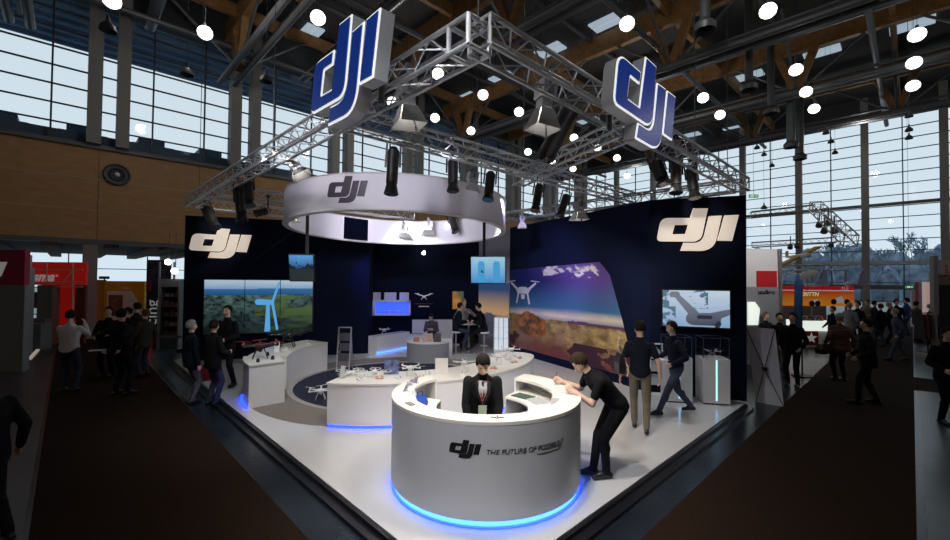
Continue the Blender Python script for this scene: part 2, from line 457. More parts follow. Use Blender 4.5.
# skylights in the deck
SKY = mat('skylight_glazing', (.3, .35, .4), .3, emit=(.55, .68, .8), es=.55)
for i, (px, py) in enumerate([(310, 33), (607, 22), (467, 97), (502, 77), (550, 50), (822, 52), (912, 25), (748, 76), (640, 92), (588, 120), (735, 128), (690, 135)]):
    p = G(px, py, 15.36); s, t = p.dot(D1), p.dot(D2)
    b = MB(); hall_box(b, s - .45, t - .8, 15.3, s - .03, t + .8, 15.39); hall_box(b, s + .03, t - .8, 15.3, s + .45, t + .8, 15.39)
    b.build('skylight', SKY, ceiling)
# vertical ventilation pipes with round outlets
for i, (px, py, L) in enumerate([(705, 28, 3.4), (749, 88, 3.4), (771, 112, 3.0), (791, 146, 3.2), (800, 158, 3.2)]):
    z = 10.9 if i < 3 else 9.8
    p = G(px, py, z); b = MB(); b.cyl(p, p + UPV * (15.3 - z), .16 if i < 3 else .2, n=14)
    b.lathe([(.0, z + .0), (.2, z), (.33, z - .1), (.35, z + .1), (.17, z + .3)], (p.x, p.y), 16)
    b.build('vent_pipe', mat('zinc_pipe', (.10, .11, .12), .45, .4), ceiling, smooth='auto')

b = MB(); hall_box(b, S0, LW + .45, 14.0, RW, LW + 5.6, 14.25)
cn = b.build('canopy_outside', mat('pale_blue_canopy', (.50, .68, .88), .7), kind='structure')
b = MB()
for i in range(6): hall_box(b, S0, LW + .8 + i * .85, 13.82, RW, LW + .95 + i * .85, 14.0)
b.build('canopy_rib', mat('dark_canopy_rib', (.20, .30, .42), .7), cn)
# outside: neighbouring roof with units, canopy, trees
b = MB(); hall_box(b, S0, LW + .45, 4.35, RW, LW + 16, 8.5); b.build('annex_roof', mat('slate_blue_cladding', (.10, .15, .22), .8), kind='structure')
for i in range(14):
    s = -15 + i * 2.9; b = MB()
    hall_box(b, s, LW + 6, 8.5, s + 1.9, LW + 8, 9.9); hall_box(b, s + .3, LW + 6.3, 9.9, s + 1.5, LW + 7.7, 10.3)
    b.build('roof_vent', mat('slate_blue_cladding'), label='slate blue vent housing on the neighbouring roof, %s along from the left' % ORD[i], cat='roof vent', group='vent housings on the neighbouring roof')
def bare_tree(p, h, seed):
    rnd = random.Random(seed); tr = MB(); br = MB()
    def grow(b, q, d, L, r, lev):
        e = q + d * L; b.cyl(q, e, max(r, .05), max(r * .6, .035), 5 if lev < 2 else 3, False)
        if lev >= 5: return
        for _ in range(3 if lev < 4 else 4):
            nd = (d + Vector((rnd.uniform(-.8, .8), rnd.uniform(-.8, .8), rnd.uniform(-.15, .6)))).normalized()
            grow(br, e if rnd.random() < .6 else q + d * L * .7, nd, L * rnd.uniform(.58, .78), r * .58, lev + 1)
    grow(tr, p, Vector((0, 0, 1)), h * .3, h * .018, 0)
    return tr, br
TW = mat('haze_blue_twigs', (.20, .28, .38), .9)  # grey-blue of distance haze and tinted glass put into the twig colour
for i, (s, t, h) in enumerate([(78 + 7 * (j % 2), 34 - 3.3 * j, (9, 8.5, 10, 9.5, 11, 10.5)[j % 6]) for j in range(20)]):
    root = T('bare_tree', 'bare haze-blue winter tree outside the right glazing, %s from the left' % ORD[i], 'tree', HP(s, t, FZ - .25), 0, 'winter trees outside the right glazing')
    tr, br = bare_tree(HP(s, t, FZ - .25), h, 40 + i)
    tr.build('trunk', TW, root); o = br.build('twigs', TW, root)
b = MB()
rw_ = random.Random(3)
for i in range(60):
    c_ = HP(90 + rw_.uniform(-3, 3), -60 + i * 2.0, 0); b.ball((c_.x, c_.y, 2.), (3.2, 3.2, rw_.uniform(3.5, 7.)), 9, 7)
b.build('wood_edge', mat('hazy_blue_thicket', (.17, .23, .31), .95, noise=(.8, .5, (1, 1, 1))), kind='structure')  # distance haze mixed into the thicket colour

# aisle carpets
def floor_poly(name, pts, z0, z1, m, **kw):
    return MB().prism([(p.x, p.y) for p in pts], z0, z1).build(name, m, **kw)
def line_at(p, d, y):  # point on a line with direction d where Y equals y
    t = (y - p.y) / d.y; return p + d * t
c_lr = G(181, 400, FZ); c_ll = G(43, 440, FZ); c_rl = G(746, 440, FZ); c_rr = G(914, 390, FZ)
floor_poly('aisle_carpet', [line_at(c_ll, D2, -2), line_at(c_lr, D2, -2), line_at(c_lr, D2, 22), line_at(c_ll, D2, 22)], FZ, FZ + .006, CARPET, kind='structure')
floor_poly('aisle_carpet', [line_at(c_rl, D1, -2), line_at(c_rr, D1, -4.), line_at(c_rr, D1, 31), line_at(c_rl, D1, 31)], FZ, FZ + .006, CARPET, kind='structure')
p1, p2, p3, p4 = G(912, 377, FZ), G(950, 381, FZ), G(950, 392, FZ), G(913, 390, FZ)
floor_poly('aisle_carpet', [p4, p3 + D2 * -4, p2 + D2 * -4, p1], FZ, FZ + .0065, CARPET, kind='structure')
BLUEF = mat('worn_blue_grey_floor', (.035, .058, .082), .3, noise=(1.5, .35, (1, 1, 1)))
a = line_at(c_rr, D1, 4); c = line_at(c_rr, D1, 28)
floor_poly('floor_strip_right', [a + D2 * -.08, a + D2 * -3.2, c + D2 * -3.2, c + D2 * -.08], FZ, FZ + .004, BLUEF, kind='structure')
a = line_at(c_ll, D2, 3); c = line_at(c_ll, D2, 14)
floor_poly('floor_strip_left', [a + D1 * -.05, c + D1 * -.05, c + D1 * -1.5, a + D1 * -1.5], FZ, FZ + .004, mat('dark_grey_red_floor', (.055, .05, .055), .35), kind='structure')
a = G(185, 352, FZ); 
floor_poly('floor_strip_back', [G(148, 352, FZ), G(165, 345, FZ), G(205, 372, FZ), G(187, 402, FZ)], FZ, FZ + .004, BLUEF, kind='structure')
floor_poly('floor_strip_far', [G(803, 362, FZ), G(812, 358, FZ), G(829, 359, FZ), G(806, 384, FZ)], FZ, FZ + .007, BLUEF, kind='structure')
# ================================================================ the stand: deck, walls, truss, ring
E1 = G(748, 401); E2 = G(223, 400)
# stage corner: intersection of the two edge lines
den = D1.x * D2.y - D1.y * D2.x
w = E2 - E1; a_ = (w.x * D2.y - w.y * D2.x) / den
OC = E1 + D1 * a_
SL, TL = 7.75, 12.9
def SP(s, t, z=0.): return OC + D1 * s + D2 * t + UPV * z
def sp_poly(b, pts, z0, z1): return b.prism([(SP(*q).x, SP(*q).y) for q in pts], z0, z1)
b = MB(); sp_poly(b, [(0, 0), (SL, 0), (SL + 3, 12.), (SL, TL + 2), (0, TL + .1)], -.06, 0.)
deck = b.build('stage_floor', GLOSSW, kind='structure')
b = MB(); sp_poly(b, [(-.05, -.05), (SL, -.05), (SL, -.001), (-.001, -.001), (-.001, TL), (-.05, TL)], FZ, -.012)
sp_poly(b, [(-.16, -.16), (SL, -.16), (SL, -.05), (-.05, -.05), (-.05, TL), (-.16, TL)], FZ, -.055)
b.build('stage_edge', mat('black_stage_edge', (.008, .008, .012), .3), deck)

RC = Vector((-1.9, 10.3, 0))                 # centre of the ring, the round carpet and the curved counters
b = MB(); b.disc(RC, 3.2, 0, .004, 72); b.build('round_taupe_carpet', BEIGEC, kind='structure')
b = MB(); b.disc(RC, 2.3, .004, .008, 72); b.build('round_navy_carpet', NAVYC, kind='structure')
b = MB(); b.arc(RC, 2.3, 2.42, 0, 360, .004, .012, 72); b.build('round_carpet_border', mat('grey_border', (.35, .33, .31), .6), kind='structure')

WH = 4.32
def wall_between(name, p, q, h, th, m, side=1, z0=0., **kw):
    p = Vector((p[0], p[1], 0)); q = Vector((q[0], q[1], 0)); d = (q - p).normalized(); n = Vector((-d.y, d.x, 0)) * th * side
    return MB().prism([(v.x, v.y) for v in (p, q, q + n, p + n)], z0, h).build(name, m, **kw)
W1 = Vector((-8.62, 12.5, 0)); W2 = Vector((-3.62, 14.1, 0))
R1 = G(747, 401.5); R2 = Vector((3.93, 9.5, 0)); M2 = Vector((1.22, 14.8, 0))
lwall = wall_between('wall_stand_left', W1, W2, WH, .35, NAVY, 1, kind='structure')
rwall = wall_between('wall_stand_right', R2, R1, WH, .3, NAVY, 1, kind='structure')
mwall = wall_between('wall_stand_picture', M2, R2, WH, .25, mat('dark_blue_fabric_wall', (.004, .008, .032), .85, spec=.15), 1, kind='structure')
B1 = Vector((-4.0, 16.2, 0)); B2 = Vector((.15, 16.6, 0))
bwall = wall_between('wall_stand_back', B1, B2, WH, .25, NAVY, 1, kind='structure')
wall_between('wall_stand_niche', (-3.64, 14.1), (-4.0, 16.2), WH, -.1, NAVY, 1, kind='structure')
cur = wall_between('wall_stand_grey', B2, M2, WH, .12, mat('lilac_grey_fabric', (.32, .32, .38), .8), 1, kind='structure')
# slanted panel edge on the left wall
fl = frame(W1 + Vector((0, 0, 0)), W2 - W1); 
def onwall(fr_, x, z, d=0.): return fr_ @ Vector((x, z, d))
pa, pb_ = 0, 0
b = MB()
q0, q1 = onwall(fl, 3.35, 4.3, .006), onwall(fl, 1.9, 3.05, .006)
b.beam(q0, q1, .02, .012); b.build('panel_joint', mat('joint_navy', (.05, .06, .1), .5), lwall)

CRM = mat('lit_cream_acrylic', (.85, .78, .68), .45, emit=(1., .86, .74), es=.40)
def wall_logo(fr_, x, z, w_, label, cream=CRM, hs=1., shape_m=None):
    vf = curve_solid(logo_splines(w_, hs), .07)
    t = T('wall_logo', label, 'logo sign', fr_ @ Vector((x, z, 0)))
    for part, nm in (('d', 'letter_d'), ('j', 'letter_j'), ('i', 'letter_i')):
        vf = curve_solid(logo_splines(w_, hs, part), .07)
        place_solid(vf, fr_ @ Matrix.Translation((x, z, .045))).build(nm, cream, t)
    return t
# right wall logo
fr = frame(R2, R1 - R2); LR = (R1 - R2).length
def wpos(fr_, px, py):   # wall coordinates of a place of the photo
    o = fr_.to_translation(); n = fr_.to_3x3().col[2]; d = ray(px, py); c = Vector((0, 0, CAM_Z))
    t = (o - c).dot(n) / d.dot(n); p = fr_.inverted() @ (c + d * t); return p.x, p.y
x0, z0 = wpos(fr, 656, 252); x1, z1 = wpos(fr, 738, 209)
wall_logo(fr, x0, z0, x1 - x0, 'cream lit dji logo on the right stand wall above the drone video screen', hs=1.06)
x0, z0 = wpos(fl, 189, 258); x1, z1 = wpos(fl, 252, 227)
wall_logo(fl, x0, z0, x1 - x0, 'cream lit dji logo on the left stand wall above the wind turbine video wall', hs=1.0)

# ---- screens
def fbm(U, V, s, fx, fy, o=5): return noise2(U, V, s, o, fx, fy)
def turbine_picture(U, V):
    n = fbm(U, V, 3, 10, 8); n2 = fbm(U, V, 5, 30, 26, 3); n3 = fbm(U, V, 9, 3, 5)
    sky = mixc(srgb(62, 118, 175), srgb(170, 190, 205), (V - .78) * 4.5 + .3 * n3)
    c = sky
    ridge = .84 + .05 * (fbm(U, V * 0, 11, 4, 1) - .5)
    c = np.where((V < ridge)[..., None], mixc(srgb(30, 80, 135), srgb(60, 110, 150), (V - .7) * 6), c)
    land = mixc(srgb(5, 20, 30), srgb(88, 118, 112), (n * .45 + n2 * .95 - .42) * 1.7 * (.35 + V))
    fld = mixc(land, srgb(80, 105, 62), ((n3 - .46) * 7) * (V < .7) * (U > .45))
    c = np.where((V < .72 + .04 * (n3 - .5))[..., None], fld, c)
    c = c * (.35 + .75 * np.clip(V * 1.1 + .1 * U, 0, 1))[..., None]
    return c
def screen(name, label, fr_, x, z, w_, h_, func, nu, nv, emit, cat='screen', group=None, bez=.03, m='screen_picture', th=.07):
    t = T(name, label, cat, fr_ @ Vector((x + w_ / 2, z, 0)), 0, group)
    b = MB(); mm = fr_
    b.box(x - bez, z - bez, 0, x + w_ + bez, z + h_ + bez, th, mm); b.build('bezel', BLACKP, t)
    mp = quad_map(fr_ @ Matrix.Translation((x, z, th + .004)), w_, h_)
    picture('display', picture_mat(m, emit), t, mp, func, nu, nv)
    return t
x0, z0 = wpos(fl, 204, 334); x1, z1 = wpos(fl, 313, 280.5)
tv = screen('video_wall', 'large video wall with a wind turbine over green forest, left stand wall', fl, x0, z0, x1 - x0, z1 - z0, turbine_picture, 150, 70, .85)
WT = mat('turbine_on_screen', (.02, .02, .02), .5, emit=(.10, .36, .72), es=.95)
b = MB(); W_, H_ = x1 - x0, z1 - z0
def tp(u, v, d=.078): return fl @ Vector((x0 + u * W_, z0 + v * H_, d))
def quadp(b, pts): b.add([tp(*p) for p in pts], [tuple(range(len(pts)))])
quadp(b, [(.545, .02), (.60, .02), (.588, .55), (.558, .55)])
quadp(b, [(.45, .58), (.47, .53), (.63, .53), (.63, .62), (.50, .64), (.46, .63)])
quadp(b, [(.605, .60), (.63, .60), (.69, .98), (.668, .97)])
quadp(b, [(.60, .58), (.625, .6), (.675, .06), (.655, .04)])
b.build('turbine_image', WT, tv)
b = MB()
for u in (.355, .685): b.add([tp(u, 0, .0785), tp(u + .006, 0, .0785), tp(u + .006, 1, .0785), tp(u, 1, .0785)], [(0, 1, 2, 3)])
b.build('screen_joint', BLACKP, tv)

def drone_picture(U, V):
    n = fbm(U, V, 21, 5, 4); c = mixc(srgb(120, 160, 205), srgb(200, 215, 230), V * .8 + n * .4)
    br = fbm(U, V, 25, 10, 9, 6); tm = ((np.abs(U - .55) < .14) & (V > .5)) | ((U < .2) & (V < .55)) | ((U < .1))
    c = np.where((tm & (br > .56))[..., None], srgb(88, 118, 142), c)
    def seg(x0, y0, x1, y1, r0, r1):
        dx, dy = (x1 - x0) * 1.8, y1 - y0; t = np.clip((((U - x0) * 1.8) * dx + (V - y0) * dy) / (dx * dx + dy * dy), 0, 1)
        return np.hypot((U - x0) * 1.8 - t * dx, V - y0 - t * dy) < r0 + (r1 - r0) * t
    body = seg(.45, .22, .78, .22, .17, .17) | seg(.2, .88, .48, .35, .07, .12) | seg(.98, .42, .75, .28, .08, .12) | seg(.15, .88, .22, .88, .085, .085)
    top = mixc(srgb(48, 56, 74), srgb(120, 126, 142), V * 1.2 + .4 * n)
    c = np.where(body[..., None], top, c)
    c = np.where((seg(.55, .27, .72, .27, .05, .05) | seg(.82, .05, .84, .1, .07, .07))[..., None], srgb(45, 50, 65), c)
    return c
x0, z0 = wpos(fr, 662.5, 325); x1, z1 = wpos(fr, 729, 291)
screen('wall_television', 'wall television showing a close-up of a drone, right stand wall', fr, x0, z0, x1 - x0, z1 - z0, drone_picture, 170, 90, .9)

# ---- landscape mural on the picture wall
fm = frame(M2, R2 - M2)
def mural_picture(U, V):
    n = fbm(U, V, 31, 6, 5); n2 = fbm(U, V, 33, 24, 20); n3 = fbm(U, V, 35, 3, 9)
    top = mixc(srgb(28, 36, 98), srgb(98, 76, 150), (U - .35) * 1.6 + (V - .6) * .6)
    sky = mixc(srgb(70, 120, 165), top, (V - .52) * 3.2)
    c = mixc(sky, srgb(235, 222, 205), np.clip(1 - np.abs(V - .455 - .05 * (n3 - .5)) * 13, 0, 1) * (.55 + .9 * n))
    snow = ((V > .93 - .04 * n) & (U > .42) & (U < .95) & (n2 > .45)) | ((V > .86) & (U > .68) & (U < .92) & (n2 > .54))
    c = np.where(snow[..., None], mixc(srgb(120, 110, 110), srgb(225, 220, 220), (n2 - .4) * 5), c)
    hor = .415 + .05 * (fbm(U, V * 0, 37, 5, 1) - .5) + .0 * U
    hills = mixc(srgb(128, 100, 70), srgb(205, 178, 120), (n2 - .3) * 2.4 * (.4 + .6 * U))
    hills = mixc(hills, srgb(120, 66, 62), (.22 - V + .3 * (n - .5)) * 5)
    hills = np.where(((V < .2) & (n < .45))[..., None], srgb(70, 40, 58), hills)
    c = np.where((V < hor)[..., None], hills, c)
    c = np.where(((V > hor - .03) & (V < hor) & (U > .6))[..., None], srgb(104, 66, 100), c)
    bush = (((U - .24) / .17) ** 2 + ((V - .31) / .16) ** 2) < .35 + 1.1 * n2
    c = np.where(bush[..., None], mixc(srgb(84, 40, 26), srgb(190, 120, 66), (n2 - .28) * 2.4), c)
    road = np.abs(U - .95 - .015 * np.sin(V * 20)) < .004
    c = np.where((road & (V < .33))[..., None], srgb(220, 205, 180), c)
    return c
cr_ = [(509, 369), (648, 399), (509.5, 270), (599, 262)]
(xa, za), (xb, zb), (xc, zc), (xd, zd) = [wpos(fm, *q) for q in cr_]
zlo = .22
xr = [(0, wpos(fm, 637, 385)[0]), (.5, wpos(fm, 622, 325)[0]), (.88, wpos(fm, 610, 273)[0]), (1, wpos(fm, 600, 263)[0])]
def mural_map(u, v):
    xR = float(np.interp(v, [q[0] for q in xr], [q[1] for q in xr])); zt = zc + (zd - zc) * u
    return fm @ Vector((.03 + (xR - .03) * u, zlo + (zt - zlo) * v, .012))
mural = T('wall_mural', 'slanted landscape mural of ochre hills under a purple sky, right stand wall', 'mural', fm @ Vector((3, zlo, 0)))
picture('print', picture_mat('printed_mural', 0, .45), mural, mural_map, mural_picture, 190, 120)

mx0, mz0 = wpos(fm, 511, 303); mx1, mz1 = wpos(fm, 537, 281); mw = mx1 - mx0; mh = mz1 - mz0
b = MB()
def mp_(u, v): return fm @ Vector((mx0 + u * mw, mz0 + v * mh, .02))
for poly in ([(.3, .45), (.7, .45), (.78, .62), (.62, .74), (.38, .74), (.22, .62)], [(.25, .6), (.3, .7), (.04, .95), (0, .88)], [(.75, .6), (.7, .7), (.96, .95), (1, .88)], [(.3, .5), (.36, .48), (.28, .02), (.22, .04)], [(.7, .5), (.64, .48), (.72, .02), (.78, .04)], [(.42, .42), (.58, .42), (.56, .22), (.44, .22)], [(-.1, .94), (.2, .98), (.2, 1.02), (-.1, .98)], [(.8, .98), (1.1, .94), (1.1, .98), (.8, 1.02)]):
    b.add([mp_(*q) for q in poly], [tuple(range(len(poly)))])
b.build('printed_drone', mat('printed_drone_white', (.75, .75, .82), .5), mural)
# ---- drones
def drone_parts(name, label, loc, size, rz, body_m, arm_m, prop_m, group=None, legs=True, arms=4, guard=False):
    t = T(name, label, 'drone', loc, rz, group)
    k = size; lz = .32 * k if legs else .10 * k
    b = MB(); b.ball((0, 0, lz + .05 * k), (.20 * k, .13 * k, .075 * k), 14, 8); b.box(-.09 * k, -.08 * k, lz - .03 * k, .09 * k, .08 * k, lz + .05 * k)
    b.build('body', body_m, t, smooth='auto', local=True)
    for i in range(arms):
        b = MB(); pr = MB()
        a = 2 * math.pi * (i + .5) / arms; e = (.5 * k * math.cos(a), .5 * k * math.sin(a), lz + .07 * k)
        b.cyl((0, 0, lz + .05 * k), e, .035 * k, .022 * k, 6); b.cyl((e[0], e[1], e[2] - .02 * k), (e[0], e[1], e[2] + .06 * k), .04 * k, .035 * k, 8)
        if guard: b.lathe([(.23 * k, e[2]), (.25 * k, e[2]), (.25 * k, e[2] + .03 * k), (.23 * k, e[2] + .03 * k), (.23 * k, e[2])], (e[0], e[1]), 14)
        a2 = a + 1.1 + i; dx, dy = .23 * k * math.cos(a2), .23 * k * math.sin(a2)
        pr.beam((e[0] - dx, e[1] - dy, e[2] + .07 * k), (e[0] + dx, e[1] + dy, e[2] + .07 * k), .035 * k, .008 * k)
        am = b.build('arm', arm_m, t, smooth='auto', local=True); pr.build('propeller', prop_m, am, local=True)
    if legs:
        b = MB()
        for sx in (-1, 1):
            b.tube([(sx * .08 * k, -.1 * k, lz), (sx * .19 * k, -.12 * k, .02 * k), (sx * .19 * k, .12 * k, .02 * k), (sx * .08 * k, .1 * k, lz)], .014 * k, 6)
            b.cyl((sx * .19 * k, -.17 * k, .015 * k), (sx * .19 * k, .17 * k, .015 * k), .015 * k, n=6)
        b.build('landing_skids', arm_m, t, local=True)
        b = MB(); b.ball((0, .06 * k, lz - .09 * k), .06 * k, 10, 8); b.cyl((0, .1 * k, lz - .09 * k), (0, .15 * k, lz - .09 * k), .035 * k, n=10)
        b.build('camera', arm_m, t, local=True)
    return t
WD = mat('white_drone_plastic', (.82, .82, .82), .3); DK = mat('carbon_black', (.02, .02, .022), .35); RD = mat('red_anodised', (.5, .03, .02), .4); GR = mat('grey_propeller', (.4, .4, .42), .4)

# ---- ring of white fabric over the stand
RZ0, RZ1, RR = 3.68, 4.35, 2.62
RCr = Vector((-1.88, 10.4, 0))
RINGM = mat('stretched_white_fabric', (.80, .78, .86), .7)
ring = T('hanging_ring', 'large white fabric ring with a dark dji logo hung over the stand', 'hanging sign', RCr + UPV * RZ0)
MB().arc(RCr, RR - .10, RR, 0, 360, RZ0, RZ1, 96).build('fabric_band', RINGM, ring, smooth='auto')
b = MB(); b.arc(RCr, RR - .12, RR + .015, 0, 360, RZ0 - .025, RZ0, 96); b.arc(RCr, RR - .12, RR + .015, 0, 360, RZ1, RZ1 + .02, 96); b.build('hem', mat('pale_hem', (.6, .58, .56), .5), ring, smooth='auto')
b = MB()
for a in (35, 125, 215, 305):
    b = MB(); p = RCr + Vector((math.cos(R(a)), math.sin(R(a)), 0)) * (RR - .06); b.cyl((p.x, p.y, RZ1), (p.x, p.y, 4.75), .008, n=5); b.build('hanging_wire', STEEL, ring)
# logo bent round the band
def bend(fr0, radius, center):
    def f(p):
        a = fr0 + p.x / radius
        return Vector((center.x + (radius + p.z) * math.cos(a), center.y + (radius + p.z) * math.sin(a), p.y))
    return f
def slice_solid(vf, step):
    me = bpy.data.meshes.new('tmp'); me.from_pydata([tuple(v) for v in vf[0]], [], vf[1])
    bm = bmesh.new(); bm.from_mesh(me); xs = [v.co.x for v in bm.verts]; x = min(xs) + step
    while x < max(xs):
        bmesh.ops.bisect_plane(bm, geom=bm.verts[:] + bm.edges[:] + bm.faces[:], plane_co=(x, 0, 0), plane_no=(1, 0, 0)); x += step
    V = [v.co.copy() for v in bm.verts]; bm.verts.index_update(); Fc = [tuple(v.index for v in f.verts) for f in bm.faces]
    bm.free(); bpy.data.meshes.remove(me); return V, Fc
def bent(vf, a0, radius, center, z, name, m, parent, lift=.004, step=.05):
    vf = slice_solid(vf, step); f = bend(a0, radius + lift, center); b = MB()
    b.add([f(p) + UPV * z for p in vf[0]], vf[1]); return b.build(name, m, parent)
def ang_at(px, center, radius, near=True):   # angle on a circle seen at column px (near side)
    d = ray(px, 279); d = Vector((d.x, d.y, 0)).normalized(); c = Vector((center.x, center.y, 0)); k_ = c.dot(d); q = math.sqrt(max(0, radius ** 2 - (c.length ** 2 - k_ ** 2)))
    p = d * (k_ - q if near else k_ + q) - c; return math.atan2(p.y, p.x)
g0, g1 = math.degrees(ang_at(341, RCr, RR, False)), math.degrees(ang_at(366, RCr, RR, False))
b = MB(); b.arc(RCr, RR - .118, RR - .103, g1, g0, RZ0 + .02, RZ1 - .02, 12); b.build('dark_gap', mat('dark_gap_navy', (.003, .004, .012), .9, spec=0.), ring)
aL = ang_at(325.5, RCr, RR); aR = ang_at(366.5, RCr, RR); LWd = (aR - aL) * RR
LOGOD = mat('dark_grey_vinyl', (.07, .06, .085), .4)
bent(curve_solid(logo_splines(LWd, 1.12), .004), aL, RR, RCr, RZ0 + .11, 'logo', LOGOD, ring)

ring.rotation_euler = (R(-2.4), 0, 0)
# ---- hanging monitors on black poles
def blue_pic(U, V):
    n = fbm(U, V, 41, 5, 5); c = mixc(srgb(60, 150, 215), srgb(170, 215, 240), V)
    bottle = (np.abs(U - .3) < .11 - .03 * (V > .75)) & (V < .85) | (np.abs(U - .75) < .11 - .03 * (V > .75)) & (V < .85)
    return np.where(bottle[..., None], srgb(75, 165, 220), c + .0 * n[..., None])
def lake_pic(U, V):
    n = fbm(U, V, 43, 8, 6); c = mixc(srgb(20, 60, 120), srgb(90, 160, 225), V * .8 + n * .4)
    return np.where((n + .4 * np.abs(U - .5) > V + .35)[..., None], srgb(10, 25, 35), c)
def monitor(label, px, pole_y, Y, x0, x1, y0, y1, func, tilt, yaw, em, name='hanging_monitor'):
    c = AT((x0 + x1) / 2, (y0 + y1) / 2, Y); w_ = (x1 - x0) / F_PX * Y; h_ = (y1 - y0) / F_PX * Y
    t = T(name, label, 'monitor', (c.x, c.y, c.z - h_ / 2))
    m = Matrix.Translation(c) @ Matrix.Rotation(R(yaw), 4, 'Z') @ Matrix.Rotation(R(90 + tilt), 4, 'X')
    b = MB(); b.box(-w_ / 2 - .015, -h_ / 2 - .02, -.06, w_ / 2 + .015, h_ / 2 + .015, -.004, m); b.build('bezel', BLACKP, t)
    picture('display', picture_mat('monitor_picture', em), t, quad_map(m @ Matrix.Translation((-w_ / 2, -h_ / 2, 0)), w_, h_), func, 40, 30)
    pt = AT(px, 250, Y + .12); b = MB(); b.cyl((pt.x, pt.y, c.z - .1), (pt.x, pt.y, 4.40), .035, n=10); b.box(pt.x - .06, pt.y - .1, c.z - .06, pt.x + .06, pt.y - .0, c.z + .06)
    dr = Vector((pt.x - RCr.x, pt.y - RCr.y, 0)).normalized(); e_ = RCr + dr * (RR - .05); b.beam((pt.x, pt.y, 4.2), (e_.x, e_.y, 4.2), .04, .04)
    b.build('pole', BLACK, t)
    return t
def split_pic(U, V): 
    return np.where((V > .48)[..., None], lake_pic(U, (V - .48) * 2), srgb(38, 48, 50) * np.ones(U.shape + (3,)))
monitor('small black monitor with a blue lake picture hung left under the ring', 307, 210, 8.9, 290, 313, 255, 281, split_pic, 12, 6, .8)
monitor('bright pale blue monitor hung under the right side of the ring', 484, 215, 9.3, 471, 505, 257, 283, blue_pic, 8, -8, 1.1)

# ---- truss rig
def truss(label, p, q, w_=.24, group='silver box trusses of the lighting rig', name='lighting_truss', cat='truss', seg=.25, m=SILVER):
    p = Vector(p); q = Vector(q); d = (q - p); L = d.length; d.normalize(); sd = d.cross(UPV).normalized(); v = sd.cross(d).normalized()
    t = T(name, label, cat, (p + q) / 2 - v * (w_ / 2), 0, group)
    offs = [sd * (a * w_ / 2) + v * (c * w_ / 2) for a, c in ((-1, -1), (1, -1), (1, 1), (-1, 1))]
    for o_ in offs: MB().cyl(p + o_, q + o_, .022, n=8).build('chord', m, t, smooth='auto')
    n = max(2, int(L / seg)); b = MB()
    for f in range(4):
        a, c = offs[f], offs[(f + 1) % 4]
        for i in range(n):
            x0 = p + d * (L * i / n); x1 = p + d * (L * (i + 1) / n)
            b.cyl(x0 + (a if i % 2 else c), x1 + (c if i % 2 else a), .009, n=5, cap=False)
        b.cyl(p + a, p + c, .014, n=5); b.cyl(q + a, q + c, .014, n=5)
    b.build('lacing', m, t)
    return t
TZ = 4.49
tc_ = SP(.04, .14, TZ); 
tl = SP(.0, TL - 1.9, TZ); tr_ = SP(SL - .12, 0, TZ)
truss('long silver truss along the left edge carrying the left dji sign', tc_ + D2 * .12, tl)
truss('silver truss along the right edge carrying the right dji sign', tc_ - D2 * .12, tr_)
truss('silver truss across the back over the left stand wall', tl + D1 * .15, SP(SL, TL - 1.9, TZ))
truss('silver truss along the back right, ending over the right stand wall', tr_ + D2 * .15, SP(SL - .12, TL - 2.0, TZ))
mA = AT(343, 127, 5.65); mA.z = TZ; 
pm = SP(.15, 2.45, TZ); pn = SP(SL, 2.3, TZ)
truss('silver cross truss in front of the white ring', pm, pn)
truss('short diagonal silver truss from the right edge to the cross truss', SP(2.9, .15, TZ), Vector((.85, 8.35, TZ)))
truss('silver cross truss over the left part of the ring', SP(.15, 8.6, TZ), SP(5.5, 8.6, TZ))
b = MB(); b.box(-.17, -.17, -.17, .17, .17, .17, Matrix.Translation(tc_) @ Matrix.Rotation(R(44), 4, 'Z'))
cor = T('truss_corner', 'silver corner joint of the rig above the stage corner', 'truss corner', tc_ - UPV * .17)
b = MB()
for a in range(4):
    x = tc_ + (D1 if a % 2 else D2) * (.15 if a < 2 else -.15); 
    for c in (-1, 1):
        for e in (-1, 1):
            pass
for u in (-.12, .12):
    for v in (-.12, .12):
        b.cyl(tc_ + D1 * u + D2 * v - UPV * .12, tc_ + D1 * u + D2 * v + UPV * .12, .022, n=8)
        b.cyl(tc_ + D1 * u + D2 * -.12 + UPV * v, tc_ + D1 * u + D2 * .12 + UPV * v, .022, n=8)
        b.cyl(tc_ + D1 * -.12 + D2 * u + UPV * v, tc_ + D1 * .12 + D2 * u + UPV * v, .022, n=8)
b.build('corner_tubes', SILVER, cor)
# hoist wires to the roof
b = MB()
for i, (s, t) in enumerate([(.2, .2), (.1, 5), (.1, 10.5), (5.2, .1), (SL, .3), (3.5, 2.4), (SL, 8)]):
    p = SP(s, t, TZ + .15)
    MB().cyl(p, (p.x, p.y, 14.9), .008, n=5).build('suspension_wire', STEEL, label='thin steel wire holding up the %s' % ['rig at its front corner', 'left edge truss behind the left sign', 'left edge truss near its far end', 'right edge truss behind the right sign', 'rig above the right stand wall', 'cross truss', 'back right truss'][i], cat='wire', group='suspension wires of the rig')

